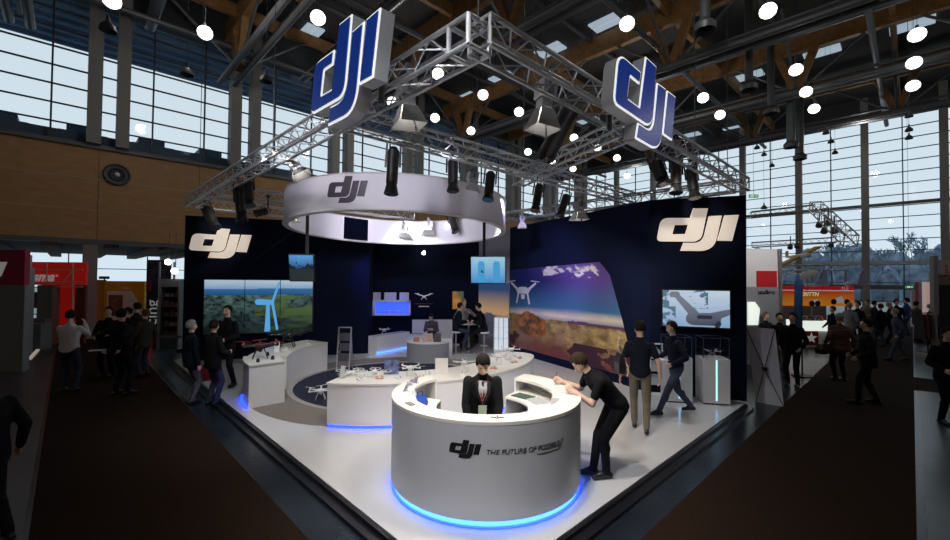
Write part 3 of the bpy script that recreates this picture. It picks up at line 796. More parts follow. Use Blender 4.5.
# ---- the two big signs on the truss
BLUES = mat('royal_blue_acrylic', (.012, .045, .26), .3, emit=(.01, .05, .35), es=.35)
RIMW = mat('white_lit_rim', (.9, .9, .9), .4, emit=(1, 1, 1), es=.75)
SIDE = mat('sign_side_grey', (.6, .61, .63), .45)
def big_sign(label, fr_, w_, hs):
    t = T('hanging_logo_sign', label, 'sign', fr_.to_translation())
    for part, nm in (('o', 'letter_d'), ('j', 'letter_j'), ('i', 'letter_i')):
        sp_ = logo_splines(w_, hs, part)
        L = place_solid(curve_solid(sp_, .14), fr_ @ Matrix.Translation((0, 0, -.07))).build(nm, SIDE, t)
        place_solid(curve_solid(sp_, .012), fr_ @ Matrix.Translation((0, 0, .006))).build('white_rim', RIMW, L)
        place_solid(curve_solid(sp_, .012, -.022), fr_ @ Matrix.Translation((0, 0, .016))).build('blue_face', BLUES, L)
    for u in (.25, .72):
        b = MB(); q = fr_ @ Vector((w_ * u, .2, -.26)); b.beam(q - UPV * .05, q + UPV * .45, .05, .05); q2 = fr_ @ Vector((w_ * u, .35, -.12)); b.beam(q + UPV * .15, q2, .04, .04); b.build('bracket', STEEL, t)
def on_line(px, p, d):   # point of a plan line seen at column px
    r_ = ray(px, 279); r_ = Vector((r_.x, r_.y, 0)); den = r_.x * d.y - r_.y * d.x
    t_ = (p.x * d.y - p.y * d.x) / den; q = r_ * t_; q.z = 4.28; return q
offL = tc_ - D1 * .42; pL = on_line(309, offL, D2); qL = on_line(378, offL, D2)
pL.z = 4.08; qL.z = 4.08; big_sign('blue dji letters with white rims standing on the left truss', frame(pL, qL - pL), (Vector((qL.x, qL.y, 4.08)) - pL).length, 1.25)
offR = tc_ - D2 * .42; pR = on_line(612, offR, D1); qR = on_line(675, offR, D1)
pR.z = 4.06; qR.z = 4.06; big_sign('blue dji letters with white rims standing on the right truss', frame(pR, qR - pR), (Vector((qR.x, qR.y, 4.06)) - pR).length, 1.14)
# ================================================================ counters and display furniture
CC = Vector((.152, 5.44, 0)); CR = 1.18; CZ = 1.07
rc = T('reception_counter', 'white round reception counter with dji logo and blue glowing base', 'counter', CC)
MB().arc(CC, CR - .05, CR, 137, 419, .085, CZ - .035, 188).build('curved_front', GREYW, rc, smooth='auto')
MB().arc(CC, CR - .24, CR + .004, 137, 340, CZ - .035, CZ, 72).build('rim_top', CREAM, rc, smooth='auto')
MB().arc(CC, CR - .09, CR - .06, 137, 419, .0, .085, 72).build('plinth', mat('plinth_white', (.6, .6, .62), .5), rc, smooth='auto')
MB().arc(CC, CR - .058, CR - .03, 137, 419, .02, .083, 72).build('led_strip', LEDC, rc, smooth='auto')
MB().arc(CC, CR - .028, CR - .005, 137, 419, .003, .018, 72).build('led_strip', LEDB, rc, smooth='auto')
MB().arc(CC, CR - .50, CR - .06, 212, 330, .80, .83, 40).build('inner_desk', WHITE, rc, smooth='auto')
b = MB(); b.arc(CC, CR - .34, CR + .004, -20, 59, CZ - .035, CZ, 28); b.build('upper_shelf_top', CREAM, rc, smooth='auto')
b = MB(); b.arc(CC, CR - .64, CR - .05, -20, 59, .84, .87, 28); b.build('lower_shelf_top', CREAM, rc, smooth='auto')
b = MB(); b.arc(CC, CR - .64, CR - .05, -20, 59, .50, .53, 28); b.build('shelf_floor', WHITE, rc, smooth='auto')
b = MB(); b.arc(CC, CR - .34, CR - .05, 57.6, 59, .87, CZ - .035, 2); b.arc(CC, CR - .34, CR - .05, -20, -18.6, .87, CZ - .035, 2); b.build('upper_end_panel', WHITE, rc)
b = MB(); b.arc(CC, CR - .64, CR - .05, 57.6, 59, 0, .84, 2); b.build('lower_end_panel', WHITE, rc); b = MB(); b.arc(CC, CR - .64, CR - .05, -20, -18.6, 0, .84, 2); b.build('lower_end_panel', WHITE, rc)
b = MB(); b.arc(CC, CR - .55, CR - .05, 158, 205, .86, .885, 20); b.arc(CC, CR - .55, CR - .05, 158, 159.4, 0, .86, 2); b.arc(CC, CR - .55, CR - .05, 203.6, 205, 0, .86, 2); b.build('brochure_shelf', CREAM, rc, smooth='auto')
b = MB(); b.arc(CC, CR - .24, CR - .05, 137, 138.4, 0, CZ - .035, 2); b.build('end_panel', CREAM, rc)
DARKV = mat('black_vinyl_lettering', (.012, .012, .014), .4); GREYV = mat('grey_vinyl_lettering', (.05, .05, .055), .4)
a0 = ang_at(450.5, CC, CR); a1 = ang_at(483, CC, CR)
bent(curve_solid(logo_splines((a1 - a0) * CR, .98), .003), a0, CR, CC, .70, 'logo', DARKV, rc, .003, .03)
a2 = ang_at(488, CC, CR); a3 = ang_at(560, CC, CR); Lt = (a3 - a2) * CR
def fit_text(body, length, **kw):
    v, f = text_solid(body, .1, .003, **kw); x0 = min(p.x for p in v); x1 = max(p.x for p in v); k_ = length / (x1 - x0)
    return [Vector(((p.x - x0) * k_, p.y * k_, p.z)) for p in v], f
bent(fit_text('THE FUTURE OF POSSIBLE', Lt, shear=.18, bold=0.), a2, CR, CC, .745, 'lettering', GREYV, rc, .004, .03)
u0, u1 = Lt * .635, Lt
vf = curve_solid([[(u0, -.034), (u1 - .02, -.034), (u1 + .045, .055), (u1 + .075, .055), (u1 + .071, .047), (u1 + .051, .047), (u1 - .014, -.041), (u0, -.041)]], .003)
bent(vf, a2, CR, CC, .745, 'underline', GREYV, rc, .003, .03)
SKINY = mat('paper_white', (.8, .8, .78), .6)
def on_arc(c, r, deg, z): return Vector((c.x + r * math.cos(R(deg)), c.y + r * math.sin(R(deg)), z))
# small things on the reception counter
for i in range(4):
    p = on_arc(CC, CR - .14, 182 - i * 8, CZ); t = T('brochure_holder', 'small lilac brochure on an angled holder on the counter rim, %s from the left' % ORD[i], 'brochure', p, R(182 - i * 8 + 60), 'brochures standing on the left of the counter rim')
    b = MB(); m = Matrix.Rotation(R(-25), 4, 'X'); b.box(-.028, 0, 0, .028, .006, .10, m); b.build('leaflet', mat('lilac_print', (.42, .38, .58), .5), t, local=True)
    b = MB(); b.box(-.035, -.01, 0, .035, .06, .008); b.beam((0, .05, 0), (0, .03, .07), .02, .006); b.build('foot', GLASSC, t, local=True)
def bag(name, label, p, rz, m, sz, cat='bag'):
    t = T(name, label, cat, p, rz); x, y, z = sz
    b = MB(); b.add([(-x, -y, 0), (x, -y, 0), (x, y, 0), (-x, y, 0), (-x * .85, -y * .5, z), (x * .85, -y * .5, z * .95), (x * .9, y * .5, z), (-x * .9, y * .4, z * .97), (-x * 1.12, -y * 1.2, z * .45), (x * 1.1, -y * 1.2, z * .4), (x * 1.08, y * 1.2, z * .5), (-x * 1.1, y * 1.15, z * .5)],
          [(3, 2, 1, 0), (0, 1, 9, 8), (1, 2, 10, 9), (2, 3, 11, 10), (3, 0, 8, 11), (8, 9, 5, 4), (9, 10, 6, 5), (10, 11, 7, 6), (11, 8, 4, 7), (4, 5, 6, 7)])
    b.build('bag_body', m, t, local=True); b = MB()
    b.tube([(-x * .4, 0, z * .9), (-x * .35, 0, z * 1.35), (x * .35, 0, z * 1.35), (x * .4, 0, z * .9)], .006, 5); b.build('handle', m, t, local=True); return t
bag('gift_bag', 'crumpled royal blue bag on the low shelf inside the counter', on_arc(CC, .84, 182, .885), .4, mat('royal_blue_paper', (.01, .06, .38), .5), (.085, .05, .13))
bag('gift_bag', 'white paper bag leaning beside the blue bag in the counter', on_arc(CC, .96, 195, .885), .9, mat('white_paper_bag', (.8, .8, .82), .5), (.075, .045, .18))
bag('gift_bag', 'white paper bag nearest the angled brochures in the counter', on_arc(CC, .98, 177, .885), .5, MATS['white_paper_bag'], (.07, .045, .2))
def sheet(name, label, cat, p, rz, sx, sy, m, th=.004, group=None):
    b = MB(); b.box(-sx / 2, -sy / 2, 0, sx / 2, sy / 2, th, Matrix.Translation(p) @ Matrix.Rotation(rz, 4, 'Z')); return b.build(name, m, label=label, cat=cat, group=group)
sheet('leaflet', 'white leaflet the leaning man writes on, on the right counter top', 'leaflet', on_arc(CC, 1.02, 28, CZ), .5, .21, .3, SKINY)
sheet('leaflet', 'white leaflet lying at the front end of the right counter top', 'leaflet', on_arc(CC, 1.03, 6, CZ), .2, .2, .28, mat('printed_pale_leaflet', (.65, .68, .66), .5))
sheet('magazine', 'dark green magazine on the lower shelf at the back of the counter', 'magazine', on_arc(CC, .72, 42, .87), .8, .2, .28, mat('green_cover', (.04, .09, .06), .5), .012)
sheet('magazine', 'pale magazine on the lower shelf nearer the front of the counter', 'magazine', on_arc(CC, .74, 20, .87), .4, .2, .28, mat('grey_cover', (.45, .48, .5), .5), .012)
t = T('key_bunch', 'small bunch of keys lying on the front counter rim', 'keys', on_arc(CC, CR - .12, 275, CZ))
b = MB(); b.lathe([(.018, .002), (.022, .002), (.022, .006), (.018, .006), (.018, .002)], (0, 0), 14); b.build('ring', DK, t, local=True)
b = MB()
for a in (.3, 1.5, 2.8): b.beam((.02 * math.cos(a), .02 * math.sin(a), .004), (.075 * math.cos(a), .075 * math.sin(a), .004), .014, .004)
b.build('key', mat('dark_key', (.05, .05, .06), .3, .6), t, local=True)
sheet('smartphone', 'dark phone lying on the counter rim left of the keys', 'phone', on_arc(CC, CR - .12, 214, CZ), .6, .07, .13, mat('grey_phone', (.25, .22, .22), .3), .009)

# curved display table round the navy carpet
TC = Vector((-1.85, 10.3, 0)); TZT = .75
ct = T('curved_display_table', 'long white curved display table behind the reception counter', 'table', on_arc(TC, 2.8, 290, 0))
MB().arc(TC, 2.36, 3.25, 259.3, 350, .05, TZT - .03, 64).build('body', WHITE, ct, smooth='auto')
b = MB(); b.arc(TC, 2.35, 3.27, 259.1, 350, TZT - .03, TZT, 64); e = on_arc(TC, 2.81, 350, 0); b.disc(e, .46, TZT - .03, TZT - .0005, 32); b.build('table_top', CREAM, ct, smooth='auto')
b = MB(); b.disc(e, .44, .05, TZT - .03, 32); b.build('rounded_end', WHITE, ct, smooth='auto')
MB().arc(TC, 2.45, 3.19, 259.8, 350, 0, .05, 64).build('plinth', MATS['plinth_white'], ct, smooth='auto')
MB().arc(TC, 3.195, 3.225, 259.4, 350, .004, .045, 64).build('led_strip', LEDB, ct, smooth='auto')

lc = T('curved_side_counter', 'white curved side counter before the wind turbine video wall', 'counter', on_arc(TC, 2.9, 176, 0))
MB().arc(TC, 2.48, 3.3, 150, 199, .0, .72, 40).build('body', WHITE, lc, smooth='auto'); MB().arc(TC, 2.47, 3.31, 150, 199, .72, .75, 40).build('counter_top', CREAM, lc, smooth='auto')
lp = T('end_pedestal', 'white end pedestal with black multicopter nearest the left stage edge', 'pedestal', on_arc(TC, 3.0, 214, 0))
MB().arc(TC, 2.64, 3.30, 204, 222.5, .0, .80, 14).build('body', WHITE, lp, smooth='auto'); MB().arc(TC, 2.63, 3.31, 204, 222.8, .80, .83, 14).build('pedestal_top', CREAM, lp, smooth='auto')
MB().arc(TC, 3.31, 3.34, 205, 222, .005, .05, 14).build('led_strip', LEDB, lp)
pd = T('round_podium', 'grey oval podium with small boxes in the middle of the stand', 'podium', (-1.42, 12.95, 0))
b = MB(); el = [(-1.42 + .64 * math.cos(a / 40 * 2 * math.pi), 12.95 + .5 * math.sin(a / 40 * 2 * math.pi)) for a in range(40)]
b.prism(el, 0, .57); b.build('body', mat('podium_grey', (.30, .31, .33), .5), pd, smooth='auto'); b = MB(); b.prism([(x * 1.0, y) for x, y in el], .57, .60); b.build('podium_top', CREAM, pd, smooth='auto')

# lounge bench at the back
lb = T('lounge_bench', 'white u-shaped lounge bench along the back stand wall', 'bench', (-2.0, 15.2, 0))
def strip_box(p, q, w_, z0, z1): 
    p = Vector((*p, 0)); q = Vector((*q, 0)); d = (q - p).normalized(); n = Vector((-d.y, d.x, 0)) * w_
    return MB().prism([(v.x, v.y) for v in (p, q, q + n, p + n)], z0, z1)
strip_box((-3.22, 13.95), (-2.35, 15.35), .38, 0, .58).build('side_counter', WHITE, lb)
strip_box((-2.7, 15.2), (-.75, 15.45), .6, 0, .44).build('seat', WHITE, lb)
strip_box((-2.35, 15.95), (-.85, 16.1), .14, .44, .95).build('backrest', WHITE, lb)
strip_box((-.72, 13.8), (-.75, 15.4), .42, 0, .56).build('side_counter', WHITE, lb)
strip_box((-3.21, 13.93), (-2.34, 15.33), -.02, .01, .05).build('led_strip', mat('bench_led', (.3, .5, .9), .4, emit=(.06, .2, 1.), es=2.5), lb)

# wall display box with blue light, three white boxes on it
fb = frame(B1, B2 - B1)
x0, z0 = wpos(fb, 370, 315); x1, z1 = wpos(fb, 411, 300)
ds = T('lit_wall_shelf', 'white wall box glowing blue inside on the back stand wall', 'display box', fb @ Vector(((x0 + x1) / 2, z0, 0)))
b = MB(); b.box(x0, z0, 0, x1, z0 + .06, .3, fb); b.box(x0, z1 - .06, 0, x1, z1, .3, fb); b.box(x0, z0, 0, x0 + .22, z1, .3, fb); b.box(x1 - .06, z0, 0, x1, z1, .3, fb); b.build('box_frame', mat('shelf_white', (.85, .85, .9), .4), ds)
b = MB(); b.box(x0 + .22, z0 + .06, .0, x1 - .06, z1 - .06, .02, fb); b.build('light_panel', mat('blue_backlight', (.1, .2, .8), .4, emit=(.03, .08, .95), es=1.3), ds)
for i, (a, c) in enumerate(((374, 381), (385, 396.5), (400, 409))):
    xa, _ = wpos(fb, a, 300); xb, _ = wpos(fb, c, 300)
    b = MB(); b.box(xa, z1 + .001, .04, xb, z1 + .29, .28, fb)
    b.build('product_box', mat('lit_white_box', (.7, .74, .9), .5), label='white product box on top of the blue wall box, %s' % ('leftmost of three', 'middle of three', 'rightmost of three')[i], cat='box', group='white product boxes on the blue wall box')
for i, a in enumerate((388, 398)):
    xa, _ = wpos(fb, a, 310); p = fb @ Vector((xa, z0 + .062, .17))
    drone_parts('white_drone', 'tiny white drone inside the blue wall box, %s' % ('the left one', 'the right one')[i], p, .3, .3, WD, WD, WD)
# drone mark on the back wall
x, z = wpos(fb, 424, 297); t = T('wall_emblem', 'white drone emblem with thin red line on the back stand wall', 'emblem', fb @ Vector((x, z, 0)))
b = MB(); b.box(x - .06, z - .03, 0, x + .06, z + .05, .02, fb)
for sx in (-1, 1):
    b.beam(fb @ Vector((x, z + .03, .012)), fb @ Vector((x + sx * .28, z + .12, .012)), .02, .04); b.beam(fb @ Vector((x + sx * .2, z + .14, .012)), fb @ Vector((x + sx * .36, z + .13, .012)), .02, .02)
    b.beam(fb @ Vector((x + sx * .04, z, .012)), fb @ Vector((x + sx * .1, z - .1, .012)), .02, .025)
b.build('drone_outline', mat('white_vinyl', (.8, .8, .8), .5, emit=(1, 1, 1), es=.12), t)
MB().box(x - .35, z - .27, 0, x + .35, z - .255, .01, fb).build('red_line', mat('red_vinyl', (.4, .02, .02), .5), t)
MB().box(x - .2, z - .38, 0, x + .2, z - .35, .01, fb).build('white_line', MATS['white_vinyl'], t)
def autumn(U, V): 
    n = fbm(U, V, 51, 4, 6); return mixc(mixc(srgb(120, 60, 25), srgb(230, 160, 80), n * 1.3), srgb(90, 110, 80), (U + V - 1.1) * 3)
x0, z0 = wpos(fb, 452.5, 309); x1, z1 = wpos(fb, 463.5, 291.5)
t = T('wall_poster', 'small upright autumn coloured poster on the back stand wall', 'poster', fb @ Vector(((x0 + x1) / 2, z0, 0)))
MB().box(x0 - .02, z0 - .02, 0, x1 + .02, z1 + .02, .02, fb).build('backing_board', DK, t)
picture('print', picture_mat('lit_print', .5), t, quad_map(fb @ Matrix.Translation((x0, z0, .025)), x1 - x0, z1 - z0), autumn, 20, 30)
# poster of a sunset valley on the grey wall
fc = frame(B2, M2 - B2)
def valley(U, V):
    n = fbm(U, V, 61, 5, 6); c = mixc(srgb(225, 180, 130), srgb(60, 90, 140), (V - .5) * 2.6)
    return np.where((V < .42 + .1 * (n - .5))[..., None], mixc(srgb(40, 45, 60), srgb(110, 110, 130), n), c)
Lc = (M2 - B2).length
t = T('wall_print', 'tall sunset valley print on the lilac grey stand wall', 'print', fc @ Vector((Lc / 2, .9, 0)))
picture('print', picture_mat('printed_valley_lit', .5, .5), t, quad_map(fc @ Matrix.Translation((.02, .35, .012)), Lc - .04, 2.0), valley, 30, 40)  # print glows by itself to brighten the back corner

# glass showcase lit white by the grey wall
t = T('glass_showcase', 'tall glass showcase lit white beside the seated couple', 'showcase', (.95, 14.3, 0))
b = MB(); b.box(.65, 14.1, 0, 1.15, 14.45, .12); b.box(.65, 14.1, 1.22, 1.15, 14.45, 1.27); b.build('base_and_top', WHITE, t)
b = MB(); b.box(.66, 14.42, .12, 1.14, 14.44, 1.22); b.build('back_panel', mat('lit_white_back', (.9, .9, .95), .4, emit=(.85, .9, 1.), es=.7), t)
b = MB(); b.box(.66, 14.11, .12, 1.14, 14.118, 1.22); b.build('glass_front', GLASSC, t)
for z in (.5, .86): MB().box(.66, 14.13, z, 1.14, 14.41, z + .015).build('glass_shelf', GLASSC, t)
b = MB()
for x in (.66, .81, .97, 1.13): b.cyl((x, 14.125, .12), (x, 14.125, 1.22), .012, n=6)
b.build('upright', SILVER, t)
# high table and stools
ht = T('bar_table', 'round white bar table between two people in the back corner', 'table', (-.2, 14.3, 0))
b = MB(); b.disc((-.2, 14.3), .33, .98, 1.01, 28); b.build('table_top', WHITE, ht, smooth='auto'); b = MB(); b.cyl((-.2, 14.3, .02), (-.2, 14.3, .98), .03, n=12); b.build('post', SILVER, ht, smooth='auto'); b = MB(); b.disc((-.2, 14.3), .24, 0, .02, 24); b.build('base', SILVER, ht, smooth='auto')
def stool(label, x, y):
    t = T('bar_stool', label, 'stool', (x, y, 0), 0, 'white bar stools')
    b = MB(); b.lathe([(0, .70), (.17, .70), (.19, .74), (.17, .77), (0, .76)], (x, y), 20); b.build('seat', WHITE, t, smooth='auto')
    b = MB(); b.cyl((x, y, .02), (x, y, .70), .025, n=10); b.build('post', SILVER, t, smooth='auto')
    b = MB(); b.lathe([(.13, .28), (.14, .29), (.13, .30), (.12, .29), (.13, .28)], (x, y), 16); b.cyl((x, y, .29), (x + .13, y, .29), .008, n=5); b.build('foot_ring', SILVER, t)
    b = MB(); b.disc((x, y), .2, 0, .018, 24); b.build('base', SILVER, t); return t
stool('white bar stool under the person in dark blue by the bar table', -.62, 14.2)
stool('white bar stool under the man seated right of the bar table', .32, 14.1)

# white pedestals with glass cases by the right wall
def case(label, px, py, w_, led):
    p = G(px, py); d = (R1 - R2).normalized(); rz = math.atan2(d.y, d.x) * .55
    t = T('glass_case_pedestal', label, 'display case', (p.x, p.y + w_ / 2 - .08, 0), rz, 'white pedestals with glass cases'); h = w_ / 2
    b = MB(); b.box(-h, -h, .03, h, h, .92); b.build('pedestal', WHITE, t, local=True); b = MB(); b.box(-h + .02, -h + .02, 0, h - .02, h - .02, .03); b.build('plinth', DK, t, local=True)
    b = MB(); b.box(led - .012, -h - .004, .09, led + .012, -h, .90); b.build('light_line', LEDW, t, local=True)
    b = MB(); b.box(-h + .01, -h + .01, .925, h - .01, h - .01, 1.34); b.build('glass_case', GLASSC, t, local=True)
    b = MB()
    for sx in (-1, 1):
        for sy in (-1, 1): b.box(sx * (h - .01) - .006, sy * (h - .01) - .006, .92, sx * (h - .01) + .006, sy * (h - .01) + .006, 1.345)
    for sy in (-1, 1): b.box(-h + .01, sy * (h - .01) - .005, 1.335, h - .01, sy * (h - .01) + .005, 1.345); b.box(sy * (h - .01) - .005, -h + .01, 1.335, sy * (h - .01) + .005, h - .01, 1.345)
    b.build('case_edge', mat('case_edge_dark', (.08, .1, .14), .3, .3), t, local=True)
    q = Matrix.Translation((p.x, p.y + h - .08, 0)) @ Matrix.Rotation(rz, 4, 'Z')
    drone_parts('cased_drone', 'small dark drone inside the %s' % ('nearer glass case by the stage edge' if 'nearer' in label else 'farther glass case behind the walking man'), q @ Vector((0, 0, .925)), .34, rz, DK, WD, GR)
    return t
case('white pedestal with glass case and pale light line, nearer the stage edge', 717, 404, .5, .0)
case('white pedestal with glass case behind the walking man in jeans', 680, 402, .5, .0)
# literature rack
p = G(656, 394); t = T('literature_rack', 'narrow white rack of tilted brochures against the right stand wall', 'rack', p)
b = MB(); 
for sx in (-.13, .13): b.box(sx - .012, -.02, 0, sx + .012, .02, 1.12)
b.box(-.14, -.02, 1.09, .14, .02, 1.12); b.box(-.14, -.1, 0, .14, .1, .02); b.build('rack_frame', WHITE, t, local=True)
for i, z in enumerate((.2, .5, .8)):
    m = Matrix.Translation((0, 0, z)) @ Matrix.Rotation(R(-18), 4, 'X'); b = MB(); b.box(-.11, 0, 0, .11, .02, .24, m); b.build('brochure', mat('grey_blue_print', (.35, .38, .42), .4), t, local=True)
# tall dark magazine stand and tripod between the counters
p = G(344, 370); t = T('magazine_stand', 'tall dark magazine stand beside the curved side counter', 'stand', p)
b = MB()
for sx in (-.17, .17): b.beam((sx, -.12, 0), (sx, .05, 1.15), .03, .03); b.beam((sx, .2, 0), (sx, .03, 1.0), .03, .03)
b.beam((-.17, .05, 1.15), (.17, .05, 1.15), .03, .03); b.build('stand_frame', SILVER, t, local=True)
for z in (.25, .52, .79):
    m = Matrix.Translation((0, -.09 + z * .14, z)) @ Matrix.Rotation(R(-12), 4, 'X'); MB().box(-.15, -.01, 0, .15, .01, .21, m).build('magazine', mat('dark_cover', (.08, .08, .1), .4), t, local=True)

# things on the curved table
def on_table(deg, r): return on_arc(TC, r, deg, TZT)
WDG = 'white drones on the curved display table'
drone_parts('white_drone', 'white guarded drone at the left end of the curved table', on_table(262.5, 2.72), .42, .4, WD, WD, GR, WDG, legs=False, guard=True)
drone_parts('white_drone', 'white guarded drone second from the left on the curved table', on_table(271, 2.66), .42, .9, WD, WD, GR, WDG, legs=False, guard=True)
drone_parts('white_drone', 'white drone on skids left of the receptionist near the small sign', on_table(285, 2.75), .42, .2, WD, WD, GR, WDG)
drone_parts('white_drone', 'white drone on the curved table just behind the receptionist', on_table(308, 2.7), .42, 1.0, WD, WD, GR, WDG)
drone_parts('white_drone', 'white drone on the curved table right of the receptionist', on_table(327, 2.8), .42, 1.4, WD, WD, GR, WDG)
drone_parts('white_drone', 'white drone on skids at the rounded right end of the curved table', on_table(347, 2.75), .44, .3, WD, WD, GR, WDG)
def stand_sign(name, label, p, rz, w_, h_, m, cat='sign'):
    t = T(name, label, cat, p, rz); b = MB(); mm = Matrix.Rotation(R(-14), 4, 'X'); b.box(-w_ / 2, 0, 0, w_ / 2, .008, h_, mm); b.build('panel', m, t, local=True)
    b = MB(); b.box(-w_ / 2, -.01, 0, w_ / 2, .09, .008); b.beam((0, .08, .004), (0, .05, h_ * .6), .03, .006); b.build('foot', WHITE, t, local=True); return t
def jungle(U, V): n = fbm(U, V, 71, 6, 6); return mixc(srgb(60, 70, 120), srgb(210, 200, 215), n * 1.5 - .25)
BX = mat('blue_print_box', (.16, .2, .42), .5, noise=(9., .8, (1, 1, 1)))
stand_sign('printed_sign', 'blue purple picture sign standing on the left half of the curved table', on_table(277.5, 2.6), 0, .27, .26, BX)
stand_sign('printed_sign', 'white card sign with a small orange mark left of the receptionist', on_table(297, 2.75), .1, .24, .28, mat('white_sign_card', (.8, .78, .76), .5))
stand_sign('product_card', 'slim white card with dark screen at the left table corner', on_table(260.8, 2.95), -.5, .1, .22, mat('white_card', (.8, .8, .8), .5), 'card')
for i, (dg_, r, c) in enumerate(((268, 3.02, 0), (274, 2.9, 1), (281, 3.0, 0), (288, 2.98, 1), (291.5, 2.7, 0), (303, 3.0, 0), (318, 3.0, 1), (322, 2.8, 0), (333, 3.02, 1), (337, 2.8, 0), (343, 3.0, 1))):
    p = on_table(dg_, r); t = T('remote_control', '%s remote control on the curved table, %s from the left' % (('white', 'orange and white')[c], ORD[i]), 'remote control', p, dg_ * .7, 'remote controls on the curved display table')
    b = MB(); b.box(-.07, -.045, 0, .07, .045, .03); b.build('case', (WD, mat('orange_white_plastic', (.75, .42, .28), .4))[c], t, local=True, bevel=.008)
    b = MB()
    for sx in (-.035, .035): b.cyl((sx, 0, .03), (sx, 0, .055), .008, n=8)
    b.cyl((-.05, .045, .02), (-.06, .12, .07), .005, n=5); b.build('stick', GR, t, local=True)
# black multicopters on the side counters
drone_parts('black_multicopter', 'black camera multicopter with red propellers on the end pedestal', on_arc(TC, 3.0, 211, .83), .72, .5, DK, DK, RD, arms=6)
drone_parts('black_multicopter', 'black multicopter farther back on the curved side counter', on_arc(TC, 2.9, 172, .75), .85, .2, DK, DK, DK, arms=6)
stand_sign('product_card', 'white tilted card between the two black multicopters', on_arc(TC, 2.8, 188, .75), .3, .12, .25, MATS['white_card'], 'card')
for i, (dg_, r) in enumerate(((206, 2.85), (216, 2.8), (219, 3.1))):
    b = MB(); p = on_arc(TC, r, dg_, .83); b.cyl(p, p + UPV * .05, .035, .03, 10); b.ball(p + UPV * .05, .03, 8, 6)
    b.build('camera_gimbal', DK, label='small dark camera part on the end pedestal, %s from the back' % ORD[i], cat='camera part', group='camera parts on the end pedestal')
for i, (dg_, r) in enumerate(((160, 2.75), (166, 2.65), (182, 2.7))):
    b = MB(); p = on_arc(TC, r, dg_, .75); b.box(p.x - .06, p.y - .05, p.z, p.x + .06, p.y + .05, p.z + .04); b.cyl((p.x, p.y, p.z + .04), (p.x, p.y, p.z + .09), .02, n=8)
    b.build('camera_gimbal', WD, label='small white camera part on the curved side counter, %s from the back' % ORD[i], cat='camera part', group='camera parts on the side counter')
drone_parts('white_drone', 'large white six-armed drone standing on the round navy carpet', on_arc(RC, 2.0, 231, .008), .48, .3, WD, WD, WD, arms=6)
drone_parts('white_drone', 'white drone on the bench counter under the blue wall box', Vector((-3.12, 14.65, .58)), .42, .3, WD, WD, GR)
# boxes on the podium
for i, (x, y, w_, h_, m) in enumerate(((-1.75, 12.8, .16, .13, (.5, .2, .1)), (-1.45, 12.75, .2, .2, (.55, .4, .35)), (-1.12, 12.8, .22, .24, (.1, .08, .09)), (-1.45, 13.1, .3, .2, (.7, .55, .45)))):
    b = MB(); b.box(x - w_ / 2, y - .08, .60, x + w_ / 2, y + .08, .60 + h_)
    b.build('product_box', mat('box_colour_%d' % i, m, .5), label='small %s box on the oval podium' % ('rust red', 'pale brown', 'black', 'wide cream')[i], cat='box', group='product boxes on the oval podium', bevel=.005)
# red shoulder bag etc come with the people; x-banner behind the right wall
q1, q2 = G(756, 402, FZ), G(784, 407, FZ)
t = T('banner_stand', 'white x-frame banner seen from behind beside the right stand wall', 'banner', (q1 + q2) / 2)
lean = Vector((-.28, .1, 0)); u1_, u2_ = AT(746, 327, q1.y), AT(775, 329, q2.y)
b = MB(); n = ((q2 - q1).cross(UPV)).normalized() * .004
b.add([q1 + n, q2 + n, u2_ + n, u1_ + n, q1 - n, q2 - n, u2_ - n, u1_ - n], [(0, 1, 2, 3), (7, 6, 5, 4), (0, 4, 5, 1), (1, 5, 6, 2), (2, 6, 7, 3), (3, 7, 4, 0)])
b.build('banner_cloth', mat('pale_violet_grey_cloth', (.8, .8, .88), .8), t)
mid = (q1 + q2 + u1_ + u2_) / 4 + n * 14; mid.z -= .05; foot = (q1 + q2) / 2 + n * 60; foot.z = FZ + .01
b = MB()
for p in (q1, q2, u1_, u2_): b.cyl(mid, p + n * 2, .008, n=6)
b.build('cross_poles', BLACK, t); MB().box(mid.x - .035, mid.y - .035, mid.z - .035, mid.x + .035, mid.y + .035, mid.z + .035).build('hub', BLACKP, t)

# ================================================================ lights hung from the rig
def parcan(label, px, y0, y1, Y, dx=0., r=.098, group='black spotlights hung from the rig'):
    top = AT(px, y0, Y); bot = AT(px + dx, y1, Y - .15); d = (bot - top).normalized(); L = (bot - top).length
    t = T('stage_spotlight', label, 'spotlight', top, 0, group)
    a = top + d * L * .12; e = top + d * L * .78
    b = MB(); b.cyl(a, e, r * .95, r * .9, 14); b.cyl(e, bot, r * .75, r * 1.15, 14); b.cyl(top + d * L * .04, a, r * .6, r * .9, 12); b.build('lamp_body', BLACK, t, smooth='auto')
    b = MB(); b.cyl(bot, bot + d * .006, r * .95, n=14); b.build('lens', mat('dark_lens', (.05, .05, .06), .1), t)
    side = d.cross(Vector((0, 1, 0))).normalized(); mid_ = top + d * L * .45
    b = MB(); cl = Vector((top.x, top.y, max(top.z + .12, TZ - .14)))
    for s_ in (-1, 1): b.beam(mid_ + side * s_ * r * 1.15, top - d * .02 + side * s_ * r * 1.1 + UPV * .04, .03, .012)
    b.beam(top + side * r * 1.15 + UPV * .04 - d * .02, top - side * r * 1.15 + UPV * .04 - d * .02, .03, .012); b.cyl(top + UPV * .04, cl, .014, n=6)
    b.box(cl.x - .03, cl.y - .03, cl.z - .03, cl.x + .03, cl.y + .03, cl.z + .03); b.build('yoke', BLACK, t)
    b = MB()
    for i in range(2):
        for j in range(4):
            q = top + d * L * (.3 + .35 * i); b.beam(q, q + d * .03, .006, r * 2.1)
    b.build('cooling_fin', BLACK, t)
    return t
parcan('black spotlight in front of the white ring right of its dji logo', 394, 146, 194, 6.6, -3)
parcan('black spotlight in front of the middle right of the white ring', 453, 158, 191, 7.4)
